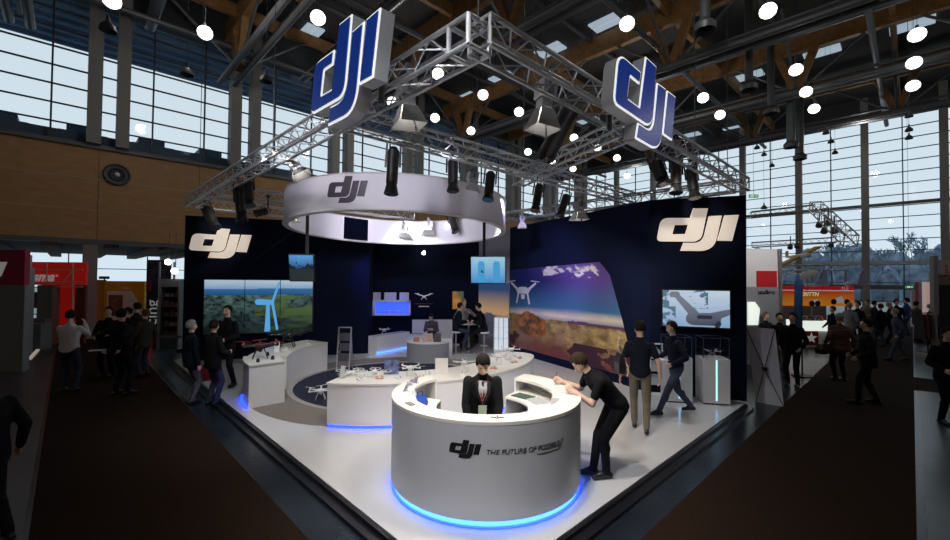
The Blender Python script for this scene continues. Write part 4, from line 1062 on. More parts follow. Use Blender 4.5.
parcan('black spotlight in front of the right end of the white ring', 491, 171, 200, 7.9, -3)
parcan('black spotlight hung just right of the white ring', 540, 183, 211, 9.1, -5)
parcan('black spotlight above the far end of the picture wall', 567, 194, 216, 9.9, -7)
parcan('black spotlight hung at the far left end of the left truss', 205, 206, 228, 11.5, 11, .13)
parcan('tall black spotlight on the left truss, left of its neighbour', 239, 185, 221, 8.8, 3, .11)
parcan('black spotlight on the left truss, right of its neighbour', 248, 180, 206, 8.6, 2, .1)
parcan('black spotlight tilted left below the sign on the right truss', 655, 160, 184, 8.0, 9, .13)
parcan('upright black spotlight in the middle of three over the right wall', 676, 158, 193, 8.1, 0, .11)
parcan('black spotlight tilted right, rightmost of three over the right wall', 690, 166, 198, 8.4, 5, .11)
parcan('small black spotlight tilted over the left stand wall', 268, 210, 214, 9.6, -13, .09)
parcan('dark spotlight seen through the ring at its far inner side', 451, 216, 232, 12.3, 5, .12)
# long black roller on the right truss
a = AT(573, 104, 5.0); c = AT(545, 158, 5.6); t = T('black_tube_case', 'long thick black tube hung slanting from the right truss', 'tube', (a + c) / 2)
b = MB(); b.cyl(a, c, .115, n=18); b.build('tube', BLACK, t, smooth='auto'); b = MB(); d = (c - a).normalized(); b.cyl(a + d * .02, a + d * .1, .125, n=18); b.cyl(c - d * .1, c - d * .02, .125, n=18); b.build('end_collar', BLACKP, t, smooth='auto')
b = MB(); b.cyl(a + d * .2, a + d * .2 + UPV * .18, .015, n=6); b.build('hook', STEEL, t)
# grey barn-door floods
def flood(label, px, y0, y1, Y, k=1., lit=True, rz=0., dx=0):
    top = AT(px, y0, Y); bot = AT(px + dx, y1, Y); L = (bot - top).length
    t = T('flood_light', label, 'flood light', top, 0, 'grey barn-door flood lights')
    m = Matrix.Translation(top) @ (bot - top).to_track_quat('-Z', 'Y').to_matrix().to_4x4() @ Matrix.Rotation(rz, 4, 'Z')
    GM = mat('flood_grey_housing', (.30, .31, .33), .4, .4)
    b = MB(); b.box(-.17 * k, -.14 * k, -.50 * L, .17 * k, .14 * k, -.22 * L, m); b.box(-.11 * k, -.11 * k, -.68 * L, .11 * k, .11 * k, -.5 * L, m); b.build('housing', GM, t)
    b = MB()
    for s_ in (-1, 1): b.box(s_ * .19 * k - .01, -.03, -.45 * L, s_ * .19 * k + .01, .03, 0, m)
    b.box(-.2 * k, -.03, -.02, .2 * k, .03, 0.0, m); b.build('yoke', STEEL, t)
    z0_, z1_ = -.68 * L, -1. * L; a_, c_ = .13 * k, .25 * k
    for (sx, sy) in ((1, 0), (-1, 0), (0, 1), (0, -1)):
        if sx: v = [(sx * a_, -a_, z0_), (sx * a_, a_, z0_), (sx * c_, c_ * .9, z1_), (sx * c_, -c_ * .9, z1_)]
        else: v = [(-a_, sy * a_, z0_), (a_, sy * a_, z0_), (c_ * .9, sy * c_, z1_), (-c_ * .9, sy * c_, z1_)]
        b = MB(); v = [Vector(p) for p in v]; nn = Vector((sx, sy, 0)) * .006; b.add([m @ p for p in v] + [m @ (p + nn) for p in v], [(0, 1, 2, 3), (7, 6, 5, 4), (0, 4, 5, 1), (1, 5, 6, 2), (2, 6, 7, 3), (3, 7, 4, 0)]); b.build('barn_door', mat('flood_grey_door', (.42, .42, .43), .45, .2), t)
    b = MB(); b.box(-.12 * k, -.12 * k, z0_ - .012, .12 * k, .12 * k, z0_ - .002, m); b.build('lens', HOT if lit else MATS['dark_lens'], t)
    return t, bot
flood('large grey barn-door flood on the left truss beside the left sign', 405, 68, 126, 4.9, .68, rz=.5, dx=4)
flood('large grey barn-door flood on the right truss left of the black tube', 548, 68, 130, 4.7, .62, rz=.4, dx=-6)
flood('grey barn-door flood over the right part of the white ring', 474, 168, 192, 8.6, .7, rz=.3, dx=-4)
flood('small grey barn-door flood near the far end of the picture wall', 579, 197, 220, 11.0, .8, rz=.3)
flood('grey flood at the left end of the ring on the left truss', 290, 158, 176, 6.8, .6, rz=.3, dx=12)
flood('small flood hung behind the right side of the ring', 522, 213, 228, 11.5, .5)
flood('grey flood inside the far rim of the white ring, left one', 404, 222, 238, 12.6, .9)
flood('grey flood inside the far rim of the white ring, right one', 429, 218, 236, 12.6, .9)
flood('small flood at the inner left end of the white ring', 294, 214, 222, 9.6, .5)
for i, (px, py) in enumerate(((424, 252),)):
    p = AT(px, py, 15.9); b = MB(); b.cyl(p, p + Vector((0, -.1, -.05)), .05, .07, 10); b.box(p.x - .03, p.y, p.z - .03, p.x + .03, p.y + .2, p.z + .03)
    b.build('wall_spotlight', HOT, label='tiny lit spotlight high on the back stand wall', cat='spotlight')

# the light they give, plus added spots that hang on no lamp
WARM = (1., .9, .78); COOLW = (.93, .95, 1.)
fl1 = AT(409, 127, 4.9); fl2 = AT(542, 131, 4.7)
spot(fl1 + Vector((0, 0, -.1)), (-.8, 6.6, 0), 300, WARM, 105, .8, .15)
spot(fl2 + Vector((0, 0, -.1)), (1.2, 5.6, 0), 330, WARM, 105, .8, .15)
spot(Vector((-3.4, 6.6, 4.4)), (-3.5, 9., 0), 220, COOLW, 95, .8, .15)
spot(Vector((3.6, 8.0, 4.3)), (3.2, 8.8, 0), 260, COOLW, 100, .8, .15)
spot(Vector((-2.0, 8.6, 4.35)), (-2.2, 9.2, 0), 200, COOLW, 100, .8, .15)
spot(Vector((-2.2, 12.6, 4.3)), (-1.6, 14.2, 0), 440, (.85, .87, 1.), 100, .8, .15)
spot(Vector((.4, 10.5, 4.3)), (.6, 10.6, 0), 240, COOLW, 110, .8, .15)
spot(Vector((-.9, 1.6, 6.2)), (.1, 4.6, .7), 950, (.96, .97, 1.), 50, .8, .3)  # added fill for the counter front, no fixture built for it
spot(Vector((-2.9, 2.4, 6.4)), RCr + Vector((-.5, -2., RZ0 + .3)), 800, (.93, .9, 1.), 42, .9, .3)  # added spot brightening the ring's outer face, no fixture here
spot(Vector((-2.0, 9.2, 4.0)), (-1.6, 13.2, 3.95), 160, (.93, .9, 1.), 110, .8, .1)
spot(Vector((-1.2, 11.2, 4.0)), (-4.6, 10.6, 3.95), 60, (.93, .9, 1.), 110, .8, .1)
spot(Vector((8.6, 10.8, 4.2)), (8.9, 13., 2.4), 150, (1., .96, .92), 80, .8, .1)
spot(Vector((-.6, 1.4, 6.2)), (-1.0, 5., 5.), 65, (.9, .95, 1.), 60, .8, .3)  # added fill to brighten the left sign and truss, no fixture
spot(Vector((.6, 1.4, 6.2)), (1.8, 5.2, 5.), 65, (.9, .95, 1.), 60, .8, .3)  # same added fill for the right sign and truss
# wall washes
def wash(fr_, px, py, src, e, c=WARM, ang=40, **kw):
    x, z = wpos(fr_, px, py); return spot(src, fr_ @ Vector((x, z, 0)), e, c, ang, .9, .06)
wash(fr, 690, 232, Vector((3.4, 7.0, 4.5)), 120, WARM, 45)
wash(fl, 215, 240, Vector((-6.2, 10.6, 4.45)), 110, WARM, 45)
spot(Vector((-3.1, 6.0, 4.5)), RCr + Vector((-1.0, -2.6, RZ0 + .35)), 55, WARM, 36, .9, .06)
spot(Vector((-.4, 6.2, 4.5)), RCr + Vector((1.2, -2.5, RZ0 + .35)), 30, (.8, .8, 1.), 70, .9, .06)
wash(fm, 545, 290, Vector((.6, 9.5, 4.3)), 560, (.62, .58, 1.), 70)
wash(fm, 590, 330, Vector((2.2, 7.6, 4.4)), 430, (1., .85, .72), 60)
spot(Vector((-1.9, 10.4, 4.25)), (-2.4, 13.3, 4.0), 120, (.9, .88, 1.), 120, .8, .1)
spot(Vector((-3.7, 12.9, 3.6)), (-3.0, 16, .6), 120, (.08, .12, 1.), 60, .9, .05)
spot(Vector((-.9, 12.6, 4.2)), (.4, 16, 1.8), 60, (.5, .55, 1.), 50, .9, .05)
# ================================================================ pendant lamps in the hall
def pendant(px, py, z, lit, label, group, k=1.):
    p = G(px, py, z); t = T('pendant_lamp', label, 'lamp', p, 0, group); r = .24 * k
    if lit:
        b = MB(); b.lathe([(0, -.20 * k), (r * .55, -.18 * k), (r * .9, -.10 * k), (r, 0.0), (r * .95, .08 * k), (r * .7, .17 * k), (r * .3, .22 * k), (0, .225 * k)], (0, 0), 18); b.build('glowing_bell', LAMP, t, smooth=True, local=True)
    else:
        b = MB(); b.lathe([(r * .98, -.16 * k), (r, -.15 * k), (r * .85, 0), (r * .45, .12 * k), (.0, .14 * k)], (0, 0), 18); b.build('bell_shade', DSTEEL, t, smooth='auto', local=True)
    b = MB(); b.cyl((0, 0, .14 * k), (0, 0, .34 * k), .06 * k, .045 * k, 10); b.build('lamp_holder', DSTEEL, t, local=True)
    b = MB(); b.cyl((0, 0, .3 * k), (0, 0, 15.4 - z), .007, n=4); b.build('cord', DSTEEL, t, local=True)
    return t
LIT = [(318, 18), (205, 33), (438, 74), (392, 102), (435, 118), (627, 24), (483, 95), (519, 112), (471, 131), (574, 138), (598, 148), (528, 152), (552, 161), (573, 169), (617, 158), (768, 11), (796, 70), (806, 92), (814, 109), (703, 98), (720, 115), (917, 35), (914, 63), (913, 86), (627, 176), (112, 1)]
LIT.sort()
for i, (px, py) in enumerate(LIT):
    pendant(px, py, 11., True, 'glowing white bell lamp under the hall roof, %s from the left edge' % ORD[i], 'glowing bell lamps under the hall roof')
DARKL = [(187, 71, 9.), (266, 78, 9.), (108, 26, 9.), (757, 147, 10), (764, 154, 10), (772, 165, 9.5), (826, 132, 10.), (831, 141, 10.), (835, 152, 9.8), (909, 115, 10.), (909, 129, 9.6), (909, 137, 9.4), (764, 207, 6.3)]
DARKL.sort()
for i, (px, py, z) in enumerate(DARKL):
    pendant(px, py, z, False, 'small unlit dark bell lamp seen against the windows, %s from the left' % ORD[i], 'unlit bell lamps against the windows', .8 if px < 400 else .62)
for i, (s, t) in enumerate([(-4, 2), (3, 16), (12, 4), (12, 18), (22, 10), (24, -6), (34, 2), (34, 16), (2, -8), (14, -14)]):
    l = bpy.data.lights.new('lamp_light', 'POINT'); l.energy = 165; l.color = (1., .93, .85); l.shadow_soft_size = .3
    o = bpy.data.objects.new('lamp_light', l); col.objects.link(o); o.location = HP(s, t, 11.3)
# round loudspeaker on the timber wall
p = G(117, 175, 6.1); o_ = (LW - p.dot(D2)); x = ray(117, 175); c = Vector((0, 0, CAM_Z)); k_ = LW / x.dot(D2); p = c + x * k_
m = Matrix.Translation(p) @ (-D2).to_track_quat('Z', 'Y').to_matrix().to_4x4()
t = T('wall_loudspeaker', 'round dark loudspeaker on the timber wall at the left', 'loudspeaker', p)
MB().lathe([(0, .0), (.45, .0), (.47, .06), (.42, .12), (.36, .06), (.3, .05)], (0, 0), 32, m).build('housing_ring', STEEL, t, smooth='auto')
MB().lathe([(.3, .02), (.3, .07), (.24, .10), (.2, .04), (.0, .03)], (0, 0), 28, m).build('cone', DSTEEL, t, smooth='auto')
MB().lathe([(.1, .03), (.09, .10), (0, .12)], (0, 0), 20, m).build('dust_cap', SILVER, t, smooth='auto')
# ================================================================ people
SKIN = mat('skin', (.72, .47, .36), .6); HAIRD = mat('dark_hair', (.015, .011, .009), .85, spec=.2); HAIRG = mat('grey_hair', (.30, .29, .27), .6); HAIRB = mat('brown_hair', (.03, .018, .011), .85, spec=.2); HAIRR = mat('reddish_hair', (.16, .05, .02), .5)
EYEW = mat('eye_white', (.6, .6, .58), .3); IRIS = mat('dark_iris', (.02, .015, .01), .2)
def ik(a, c, l1, l2, pole):
    d = c - a; L = min(d.length, (l1 + l2) * .999); dn = d.normalized(); c = a + dn * L
    x = (l1 * l1 - l2 * l2 + L * L) / (2 * L); h = math.sqrt(max(0, l1 * l1 - x * x))
    p = Vector(pole); p = (p - dn * p.dot(dn)).normalized()
    return a + dn * x + p * h, c
def person(label, loc, rz, h=1.75, hip=(0, 0, .93), lean=0., side=0., twist=0., ank=((-.10, .0, .08), (.10, .0, .08)), wr=((-.27, .06, .84), (.27, .06, .84)),
           head=(0., 0.), top=None, low=None, shoe=None, skin=None, hair=HAIRD, sleeve='long', bulk=1., vox=.013, group=None, longhair=False, toe=(0., 0.), jacket=False,
           kneep=((-.1, 1, 0), (.1, 1, 0)), elbp=((-.6, -1, -.2), (.6, -1, -.2)), grip=.5, detail=False, cap=None, handdir=None):
    top = top or DK; low = low or DK; shoe = shoe or BLACKP; skin = skin or SKIN
    b = MB(); caps = []                      # caps: (p, q, r, material index)
    mats_ = [top, low, skin, shoe]
    def limb(p, q, r0, r1, mi, n=12): b.cap(p, q, r0, r1, n); caps.append((p, q, max(r0, r1), mi))
    def tag_only(p, q, r, mi): caps.append((p, q, r, mi))
    hip = Vector(hip); lr = R(lean); sr = R(side)
    sp_ = Vector((math.sin(sr), math.sin(lr) * math.cos(sr), math.cos(lr) * math.cos(sr))); tw = R(twist)
    rx = Vector((math.cos(tw), math.sin(tw), 0)); rx = (rx - sp_ * rx.dot(sp_)).normalized(); fwd = sp_.cross(rx)
    hx = Vector((1, 0, 0)); hf = Vector((0, 1, 0))
    # torso by elliptical rings
    rings = [(-.09, .115, .095), (-.03, .165, .118), (.05, .168, .120), (.13, .150, .108), (.22, .155, .112), (.33, .178, .122), (.42, .185, .112), (.48, .165, .09), (.515, .10, .07), (.55, .062, .06)]
    if jacket: rings = [(-.16, .165, .125), (-.10, .185, .135), (.02, .182, .132), (.13, .168, .122), (.22, .172, .124), (.33, .192, .132), (.42, .190, .118), (.475, .150, .092), (.52, .085, .066), (.55, .064, .062)]
    v = []; n = 20
    for i, (z, a, c) in enumerate(rings):
        f = min(1, max(0, (z + .05) / .25)); X = (hx * (1 - f) + rx * f).normalized(); Y = (hf * (1 - f) + fwd * f).normalized()
        cc = hip + (sp_ * z if z > -.0 else Vector((0, 0, z)))
        for k_ in range(n):
            t_ = 2 * math.pi * k_ / n; ct, st = math.cos(t_), math.sin(t_)
            ex = abs(ct) ** .8 * (1 if ct > 0 else -1); v.append(cc + X * ex * a * bulk + Y * st * c * bulk)
    f = [(i * n + k_, i * n + (k_ + 1) % n, (i + 1) * n + (k_ + 1) % n, (i + 1) * n + k_) for i in range(len(rings) - 1) for k_ in range(n)]
    f += [tuple(range(n - 1, -1, -1)), tuple(range((len(rings) - 1) * n, len(rings) * n))]
    b.add(v, f)
    belt = -.14 if jacket else .02
    tag_only(hip + Vector((-.08, 0, -.10)), hip + Vector((.08, 0, -.10)), .12, 1)
    if jacket: tag_only(hip + hx * -.09 + sp_ * -.10, hip + sp_ * .1, .15, 0); tag_only(hip + hx * .09 + sp_ * -.10, hip + sp_ * .1, .15, 0)
    tag_only(hip + sp_ * (.03 if not jacket else -.05), hip + sp_ * .45, .15, 0)
    tag_only(hip + sp_ * .25 + rx * -.09, hip + sp_ * .45 + rx * .09, .11, 0); tag_only(hip + sp_ * .25 + rx * .09, hip + sp_ * .45 + rx * -.09, .11, 0)
    tag_only(hip + sp_ * .1 + rx * .07, hip + sp_ * .4 + rx * .07, .1, 0); tag_only(hip + sp_ * .1 + rx * -.07, hip + sp_ * .4 + rx * -.07, .1, 0)
    # legs
    for i, s in enumerate((-1, 1)):
        hj = hip + Vector((s * .085, 0, -.04)); k_, a = ik(hj, Vector(ank[i]), .43, .42, kneep[i])
        limb(hj, k_, .088 * bulk, .066, 1); limb(k_, a + (k_ - a).normalized() * .03, .064, .050, 1)
        b.ball(k_.lerp(a, .3) - Vector((0, .012, 0)), (.058, .062, .09), 10, 8)
        tr = R(toe[i]) if toe else 0; fd = Vector((math.sin(tr) , math.cos(tr), 0)); dn_ = (k_ - a).normalized(); pitch_ = 0
        if a.z > .13: fd = (fd + Vector((0, 0, -(a.z - .08) * 3))).normalized()
        hl = a + Vector((0, 0, -.038)) - fd * .045; te = a + Vector((0, 0, -.042 if a.z <= .13 else -.03)) + fd * .165
        limb(hl, te, .040, .034, 3, 10); b.cap(a, te.lerp(a, .45), .044, .036, 10); tag_only(a + Vector((0, 0, -.03)), te.lerp(a, .45), .04, 3)
    # arms
    hands = []
    for i, s in enumerate((-1, 1)):
        sj = hip + sp_ * .45 + rx * s * .175 * (.99 if jacket else 1); e, w_ = ik(sj, Vector(wr[i]), .285, .255, elbp[i])
        th = .010 if sleeve == 'long' else 0.
        b.ball(sj - sp_ * .012, (.062 + th / 2, .064 + th / 2, .060 + th / 2), 12, 8)
        if sleeve == 'long':
            limb(sj, e, .060 + th / 2, .046 + th, 0); limb(e, e.lerp(w_, .93), .046 + th, .034 + th, 0); limb(e.lerp(w_, .9), w_, .027, .025, 2)
        else:
            m_ = sj.lerp(e, .62); limb(sj, m_, .062, .056, 0); limb(m_, e, .043, .038, 2); limb(e, w_, .040, .026, 2)
        d = (w_ - e).normalized()
        if handdir and handdir[i]: d = Vector(handdir[i]).normalized()
        inn = (rx * -s); inn = (inn - d * inn.dot(d)); inn = inn.normalized() if inn.length > .01 else Vector((0, 0, 1)); nrm = d.cross(inn).normalized()   # palm faces inn
        pc = w_ + d * .045
        for q in (-.022, 0, .022): limb(w_ + nrm * q * .6, w_ + d * .085 + nrm * q * 1.3, .016, .014, 2, 8)
        for j, (q, L) in enumerate(((-.030, .068), (-.010, .078), (.010, .074), (.029, .058))):
            a_ = w_ + d * .088 + nrm * q; m1 = a_ + (d * math.cos(grip) + inn * math.sin(grip)) * L * .5; m2 = m1 + (d * math.cos(grip * 2.2) + inn * math.sin(grip * 2.2)) * L * .5
            r_ = max(.0088, vox * .62); limb(a_, m1, r_, r_, 2, 6); limb(m1, m2, r_, r_ * .85, 2, 6)
        sg = -1 if fwd.dot(nrm) < 0 else 1
        t0 = w_ + d * .02 + nrm * sg * .024; t1 = t0 + d * .035 + nrm * sg * .024 + inn * .012; t2 = t1 + d * .03 + inn * .012
        r_ = max(.0105, vox * .62); limb(t0, t1, r_ * 1.1, r_, 2, 6); limb(t1, t2, r_, r_ * .85, 2, 6); hands.append((w_, d))
    # neck and head
    nb = hip + sp_ * .53; hp = R(lean * .75 + head[0]); hd = Vector((sp_.x, math.sin(hp), math.cos(hp))).normalized()
    nk = nb + (sp_ + hd).normalized() * .075; limb(nb - sp_ * .04, nk + hd * .02, .058, .052, 2); hc = nk + hd * .115
    yaw = R(head[1]); hm = Matrix.Translation(hc) @ Vector((0, 0, 1)).rotation_difference(hd).to_matrix().to_4x4() @ Matrix.Rotation(tw + yaw, 4, 'Z')
    H3 = hm.to_3x3()
    def hb(p, r): b.ball(hm @ Vector(p), r, 14, 10, H3)
    hb((0, -.008, .022), (.076, .094, .098)); hb((0, .018, -.045), (.058, .066, .066)); hb((0, .045, -.083), (.026, .026, .024)); hb((0, .012, -.01), (.068, .078, .08))
    b.cap(hm @ Vector((0, .083, .006)), hm @ Vector((0, .104, -.026)), .009, .014, 8); hb((0, .078, -.055), (.024, .014, .008)); hb((0, .076, -.066), (.021, .014, .008))
    for s in (-1, 1): hb((s * .076, -.004, -.008), (.010, .020, .032)); hb((s * .03, .072, .028), (.026, .014, .008)); hb((s * .042, .055, -.03), (.022, .024, .024))
    tag_only(hm @ Vector((0, 0, -.08)), hm @ Vector((0, 0, .06)), .085, 2); tag_only(nk, nk + hd * .05, .06, 2)
    me = bpy.data.meshes.new('tmp'); me.from_pydata([tuple(p) for p in b.V], [], b.F); o = bpy.data.objects.new('tmp', me); col.objects.link(o)
    rm = o.modifiers.new('r', 'REMESH'); rm.mode = 'VOXEL'; rm.voxel_size = vox
    sm = o.modifiers.new('s', 'SMOOTH'); sm.iterations = 3 if vox > .01 else 4; sm.factor = .5
    bpy.context.view_layer.update(); me2 = from_object(o); bpy.data.objects.remove(o); me2.name = 'person'
    for m_ in mats_: me2.materials.append(m_)
    nf = len(me2.polygons); cen = np.empty(nf * 3, dtype=np.float32); me2.polygons.foreach_get('center', cen); cen = cen.reshape(-1, 3)
    best = np.full(nf, 9., dtype=np.float32); idx = np.zeros(nf, dtype=np.int32)
    for p, q, r_, mi in caps:
        p = np.array(p); q = np.array(q); d = q - p; t_ = np.clip(((cen - p) @ d) / max(1e-9, d @ d), 0, 1)
        ds = np.linalg.norm(cen - p - t_[:, None] * d, axis=1) - r_; k_ = ds < best; best[k_] = ds[k_]; idx[k_] = mi
    me2.polygons.foreach_set('material_index', idx); me2.polygons.foreach_set('use_smooth', [True] * nf)
    k_ = h / 1.75
    o = bpy.data.objects.new('person', me2); col.objects.link(o); o.location = loc; o.rotation_euler = (0, 0, rz); o.scale = (k_,) * 3
    tag(o, label, 'person', group)
    # hair
    hbm = MB(); hbm.ball((0, 0, 0), (1, 1, 1), 26, 18); VV = []
    for p in hbm.V:
        p = Vector(p); VV.append(Vector((p.x * .086, p.y * .104 - .012, p.z * .112 + .026)))
    keep = []
    for f_ in hbm.F:
        c = sum((VV[i] for i in f_), Vector()) / len(f_)
        low_ = -.115 if longhair else -.045
        if c.y > .045 and c.z < .075: continue
        if c.y > .012 and c.z < .03: continue
        if c.z < low_ and not longhair: continue
        keep.append(f_)
    hh = MB(); hh.add([hm @ p for p in VV], keep)
    if longhair: hh.ball(hm @ Vector((0, -.05, -.06)), (.08, .055, .12), 14, 10, H3)
    ho = hh.build('hair', hair, o, smooth=True, local=True)
    sd = ho.modifiers.new('thick', 'SOLIDIFY'); sd.thickness = .012; sd.offset = -.4
    if cap:
        cb = MB(); cb.ball(hm @ Vector((0, -.008, .065)), (.092, .108, .075), 16, 10, H3); cb.ball(hm @ Vector((0, .1, .05)), (.06, .06, .012), 12, 6, H3); cb.build('cap', cap, o, smooth=True, local=True)
    if detail:
        for s in (-1, 1):
            eb = MB(); eb.ball(hm @ Vector((s * .031, .0765, .008)), (.0125, .008, .0065), 10, 8, H3); eo = eb.build('eye', EYEW, o, smooth=True, local=True)
            ib = MB(); ib.ball(hm @ Vector((s * .031, .083, .007)), (.0055, .003, .0055), 8, 6, H3); ib.build('iris', IRIS, eo, smooth=True, local=True)
        eb = MB()
        for s in (-1, 1): eb.cap(hm @ Vector((s * .016, .084, .030)), hm @ Vector((s * .046, .073, .030)), .0045, .003, 6)
        eb.build('eyebrows', hair, o, smooth=True, local=True)
    o['_dummy'] = 0; del o['_dummy']
    return o, dict(hm=hm, hip=hip, sp=sp_, rx=rx, fwd=fwd, hands=hands, k=k_)
def facing(dx, dy): return math.atan2(-dx, dy)       # rz so that local +Y points to (dx, dy)

SUIT = mat('black_suit_cloth', (.007, .007, .008), .85, spec=.2); SHIRTW = mat('white_shirt', (.62, .62, .64), .7); BLKT = mat('black_polo_cloth', (.006, .006, .007), .85, spec=.2)
JEAN = mat('dark_blue_jeans', (.025, .035, .06), .85); JEAN2 = mat('faded_blue_jeans', (.05, .07, .11), .85); KHAKI = mat('khaki_trousers', (.17, .14, .10), .85); NAVS = mat('navy_jumper', (.008, .010, .022), .85, spec=.2); GREYC = mat('grey_trousers', (.12, .12, .125), .85)

# receptionist behind the counter
p = Vector((.10, 5.02, 0))
o, k = person('receptionist in black suit with red lanyard and pale badge standing inside the round counter', p, facing(.0, -1), 1.68, hip=(0, -.06, .93), lean=15, ank=((-.12, .0, .08), (.12, .0, .08)),
              wr=((-.16, .30, .90), (.16, .30, .90)), head=(30, 0), bulk=.96, top=SUIT, low=SUIT, jacket=True, vox=.0085, detail=True, grip=.7, hair=HAIRD)
def chest(x, z, dlt, K=k): # point on the front of the chest
    base = K['hip'] + K['sp'] * z + K['rx'] * x; return base + K['fwd'] * (dlt + .016)
b = MB()
b.add([chest(-.07, .50, .072), chest(.07, .50, .072), chest(.06, .42, .127), chest(0, .24, .137), chest(-.06, .42, .127), chest(-.055, .50, .06), chest(.055, .50, .06), chest(0, .24, .12)], [(0, 1, 2, 3, 4), (5, 7, 6), (0, 4, 3, 7, 5), (1, 6, 7, 3, 2)])
b.build('shirt_front', SHIRTW, o, local=True)
b = MB()
for s in (-1, 1): b.add([chest(s * .05, .53, .07), chest(s * .095, .48, .075), chest(s * .09, .38, .138), chest(s * .008, .20, .147), chest(s * .052, .42, .140)], [(0, 1, 2, 3, 4)])
b.build('lapels', mat('suit_lapel', (.02, .02, .023), .6), o, local=True)
b = MB(); b.add([chest(-.012, .50, .09), chest(.012, .50, .09), chest(.02, .36, .142), chest(0, .26, .145), chest(-.02, .36, .142)], [(0, 1, 2, 3, 4)]); b.build('tie', mat('dark_tie', (.02, .02, .035), .5), o, local=True)
b = MB()
for s in (-1, 1): b.add([chest(s * .060, .51, .085), chest(s * .068, .51, .085), chest(s * .016, .30, .153), chest(s * .004, .30, .153)], [(0, 1, 2, 3)])
b.add([chest(-.006, .30, .153), chest(.006, .30, .153), chest(.006, .22, .150), chest(-.006, .22, .150)], [(0, 1, 2, 3)])
b.build('lanyard', mat('red_lanyard', (.5, .03, .03), .6), o, local=True)
b = MB(); b.add([chest(-.05, .22, .155), chest(.05, .22, .155), chest(.05, .10, .16), chest(-.05, .10, .16), chest(-.05, .22, .149), chest(.05, .22, .149), chest(.05, .10, .154), chest(-.05, .10, .154)], [(0, 1, 2, 3), (7, 6, 5, 4), (0, 4, 5, 1), (2, 6, 7, 3)])
b.build('badge', mat('pale_green_badge', (.5, .62, .42), .4), o, local=True)
# leaning man in black writing on the counter
foot = G(603, 477); fd = Vector((-1, -.22, 0)).normalized()
rzl = facing(fd.x, fd.y)
inv = (Matrix.Translation(foot) @ Matrix.Rotation(rzl, 4, 'Z')).inverted()
wl = inv @ (G(562, 381, CZ + .05)); wr_ = inv @ (G(574, 391, CZ + .05))
o, k = person('man in black polo and trousers leaning over the counter writing with crossed feet', foot, rzl, 1.80, hip=(.02, -.20, .90), lean=44, ank=((-.05, -.02, .08), (.06, .10, .08)), toe=(0, 20), twist=-8,
              wr=(tuple(wr_ / 1.03), tuple(wl / 1.03)), head=(14, 4), top=BLKT, low=BLKT, sleeve='short', vox=.0085, detail=True, grip=.9, hair=HAIRB, elbp=((-.3, -.6, -1), (.3, -.6, -1)), bulk=1.12, kneep=((-.1, 1, 0), (.0, 1, 0)))
hw = Matrix.Translation(foot) @ Matrix.Rotation(rzl, 4, 'Z') @ (k['hands'][1][0] * 1.03 + k['hands'][1][1] * .10)
b = MB(); b.cyl(hw + Vector((0, 0, -.05)), hw + Vector((.03, .02, .08)), .004, n=6); b.build('pen', DK, label='dark pen in the leaning man\'s writing hand', cat='pen')

# walking visitors on the stage
p = G(640, 431)
person('man in navy t-shirt and khaki trousers walking with a black shoulder bag', p, facing(.35, 1), 1.80, ank=((-.08, .16, .08), (.09, -.16, .10)), wr=((-.30, .0, .86), (.30, .02, .88)), lean=4, head=(8, 20), top=NAVS, low=KHAKI, sleeve='short', hair=HAIRD, vox=.011)
bag('shoulder_bag', 'black shoulder bag at the hip of the man in khaki trousers', p + Vector((-.30, .10, .95)), 1.5, BLACKP, (.15, .05, .32))
p = G(676, 414)
person('man in dark top and jeans striding left in front of the glass cases', p, facing(-1, -.1), 1.76, hip=(0, 0, .89), ank=((-.08, .38, .09), (.08, -.36, .11)), wr=((-.26, .22, .98), (.26, .20, 1.0)), lean=6, head=(6, 0), top=NAVS, low=JEAN2, sleeve='long', hair=HAIRB, vox=.011, grip=1.)
sheet('leaflet', 'leaflet in the hands of the striding man in jeans', 'leaflet', p + Vector((-.30, .0, 1.02)), .2, .2, .28, SKINY)
# visitors at the left edge
p = G(190, 403, FZ); person('white-haired visitor in dark jacket seen from behind at the left stage edge', p, facing(.75, 1), 1.68, wr=((-.28, .05, .84), (.28, .05, .84)), top=NAVS, low=GREYC, hair=HAIRG, vox=.013, jacket=True)
p = G(212, 405, FZ); person('dark-haired visitor in black jacket and jeans beside the white-haired visitor', p, facing(.4, 1), 1.70, wr=((-.16, .25, 1.05), (.16, .25, 1.08)), head=(5, 10), top=SUIT, low=JEAN, hair=HAIRD, vox=.013, jacket=True)
bag('carrier_bag', 'red carrier bag hanging between the two visitors at the left stage edge', G(199, 404, FZ) + Vector((.0, .25, .42)), .6, mat('red_carrier_bag', (.45, .03, .02), .5), (.13, .04, .34))
p = G(226, 386); person('man in dark suit with legs apart facing out before the video wall', p, facing(-.1, -1), 1.82, ank=((-.19, .0, .08), (.19, .02, .08)), wr=((-.13, .22, 1.05), (.13, .22, 1.07)), top=SUIT, low=SUIT, hair=HAIRD, vox=.012, jacket=True)
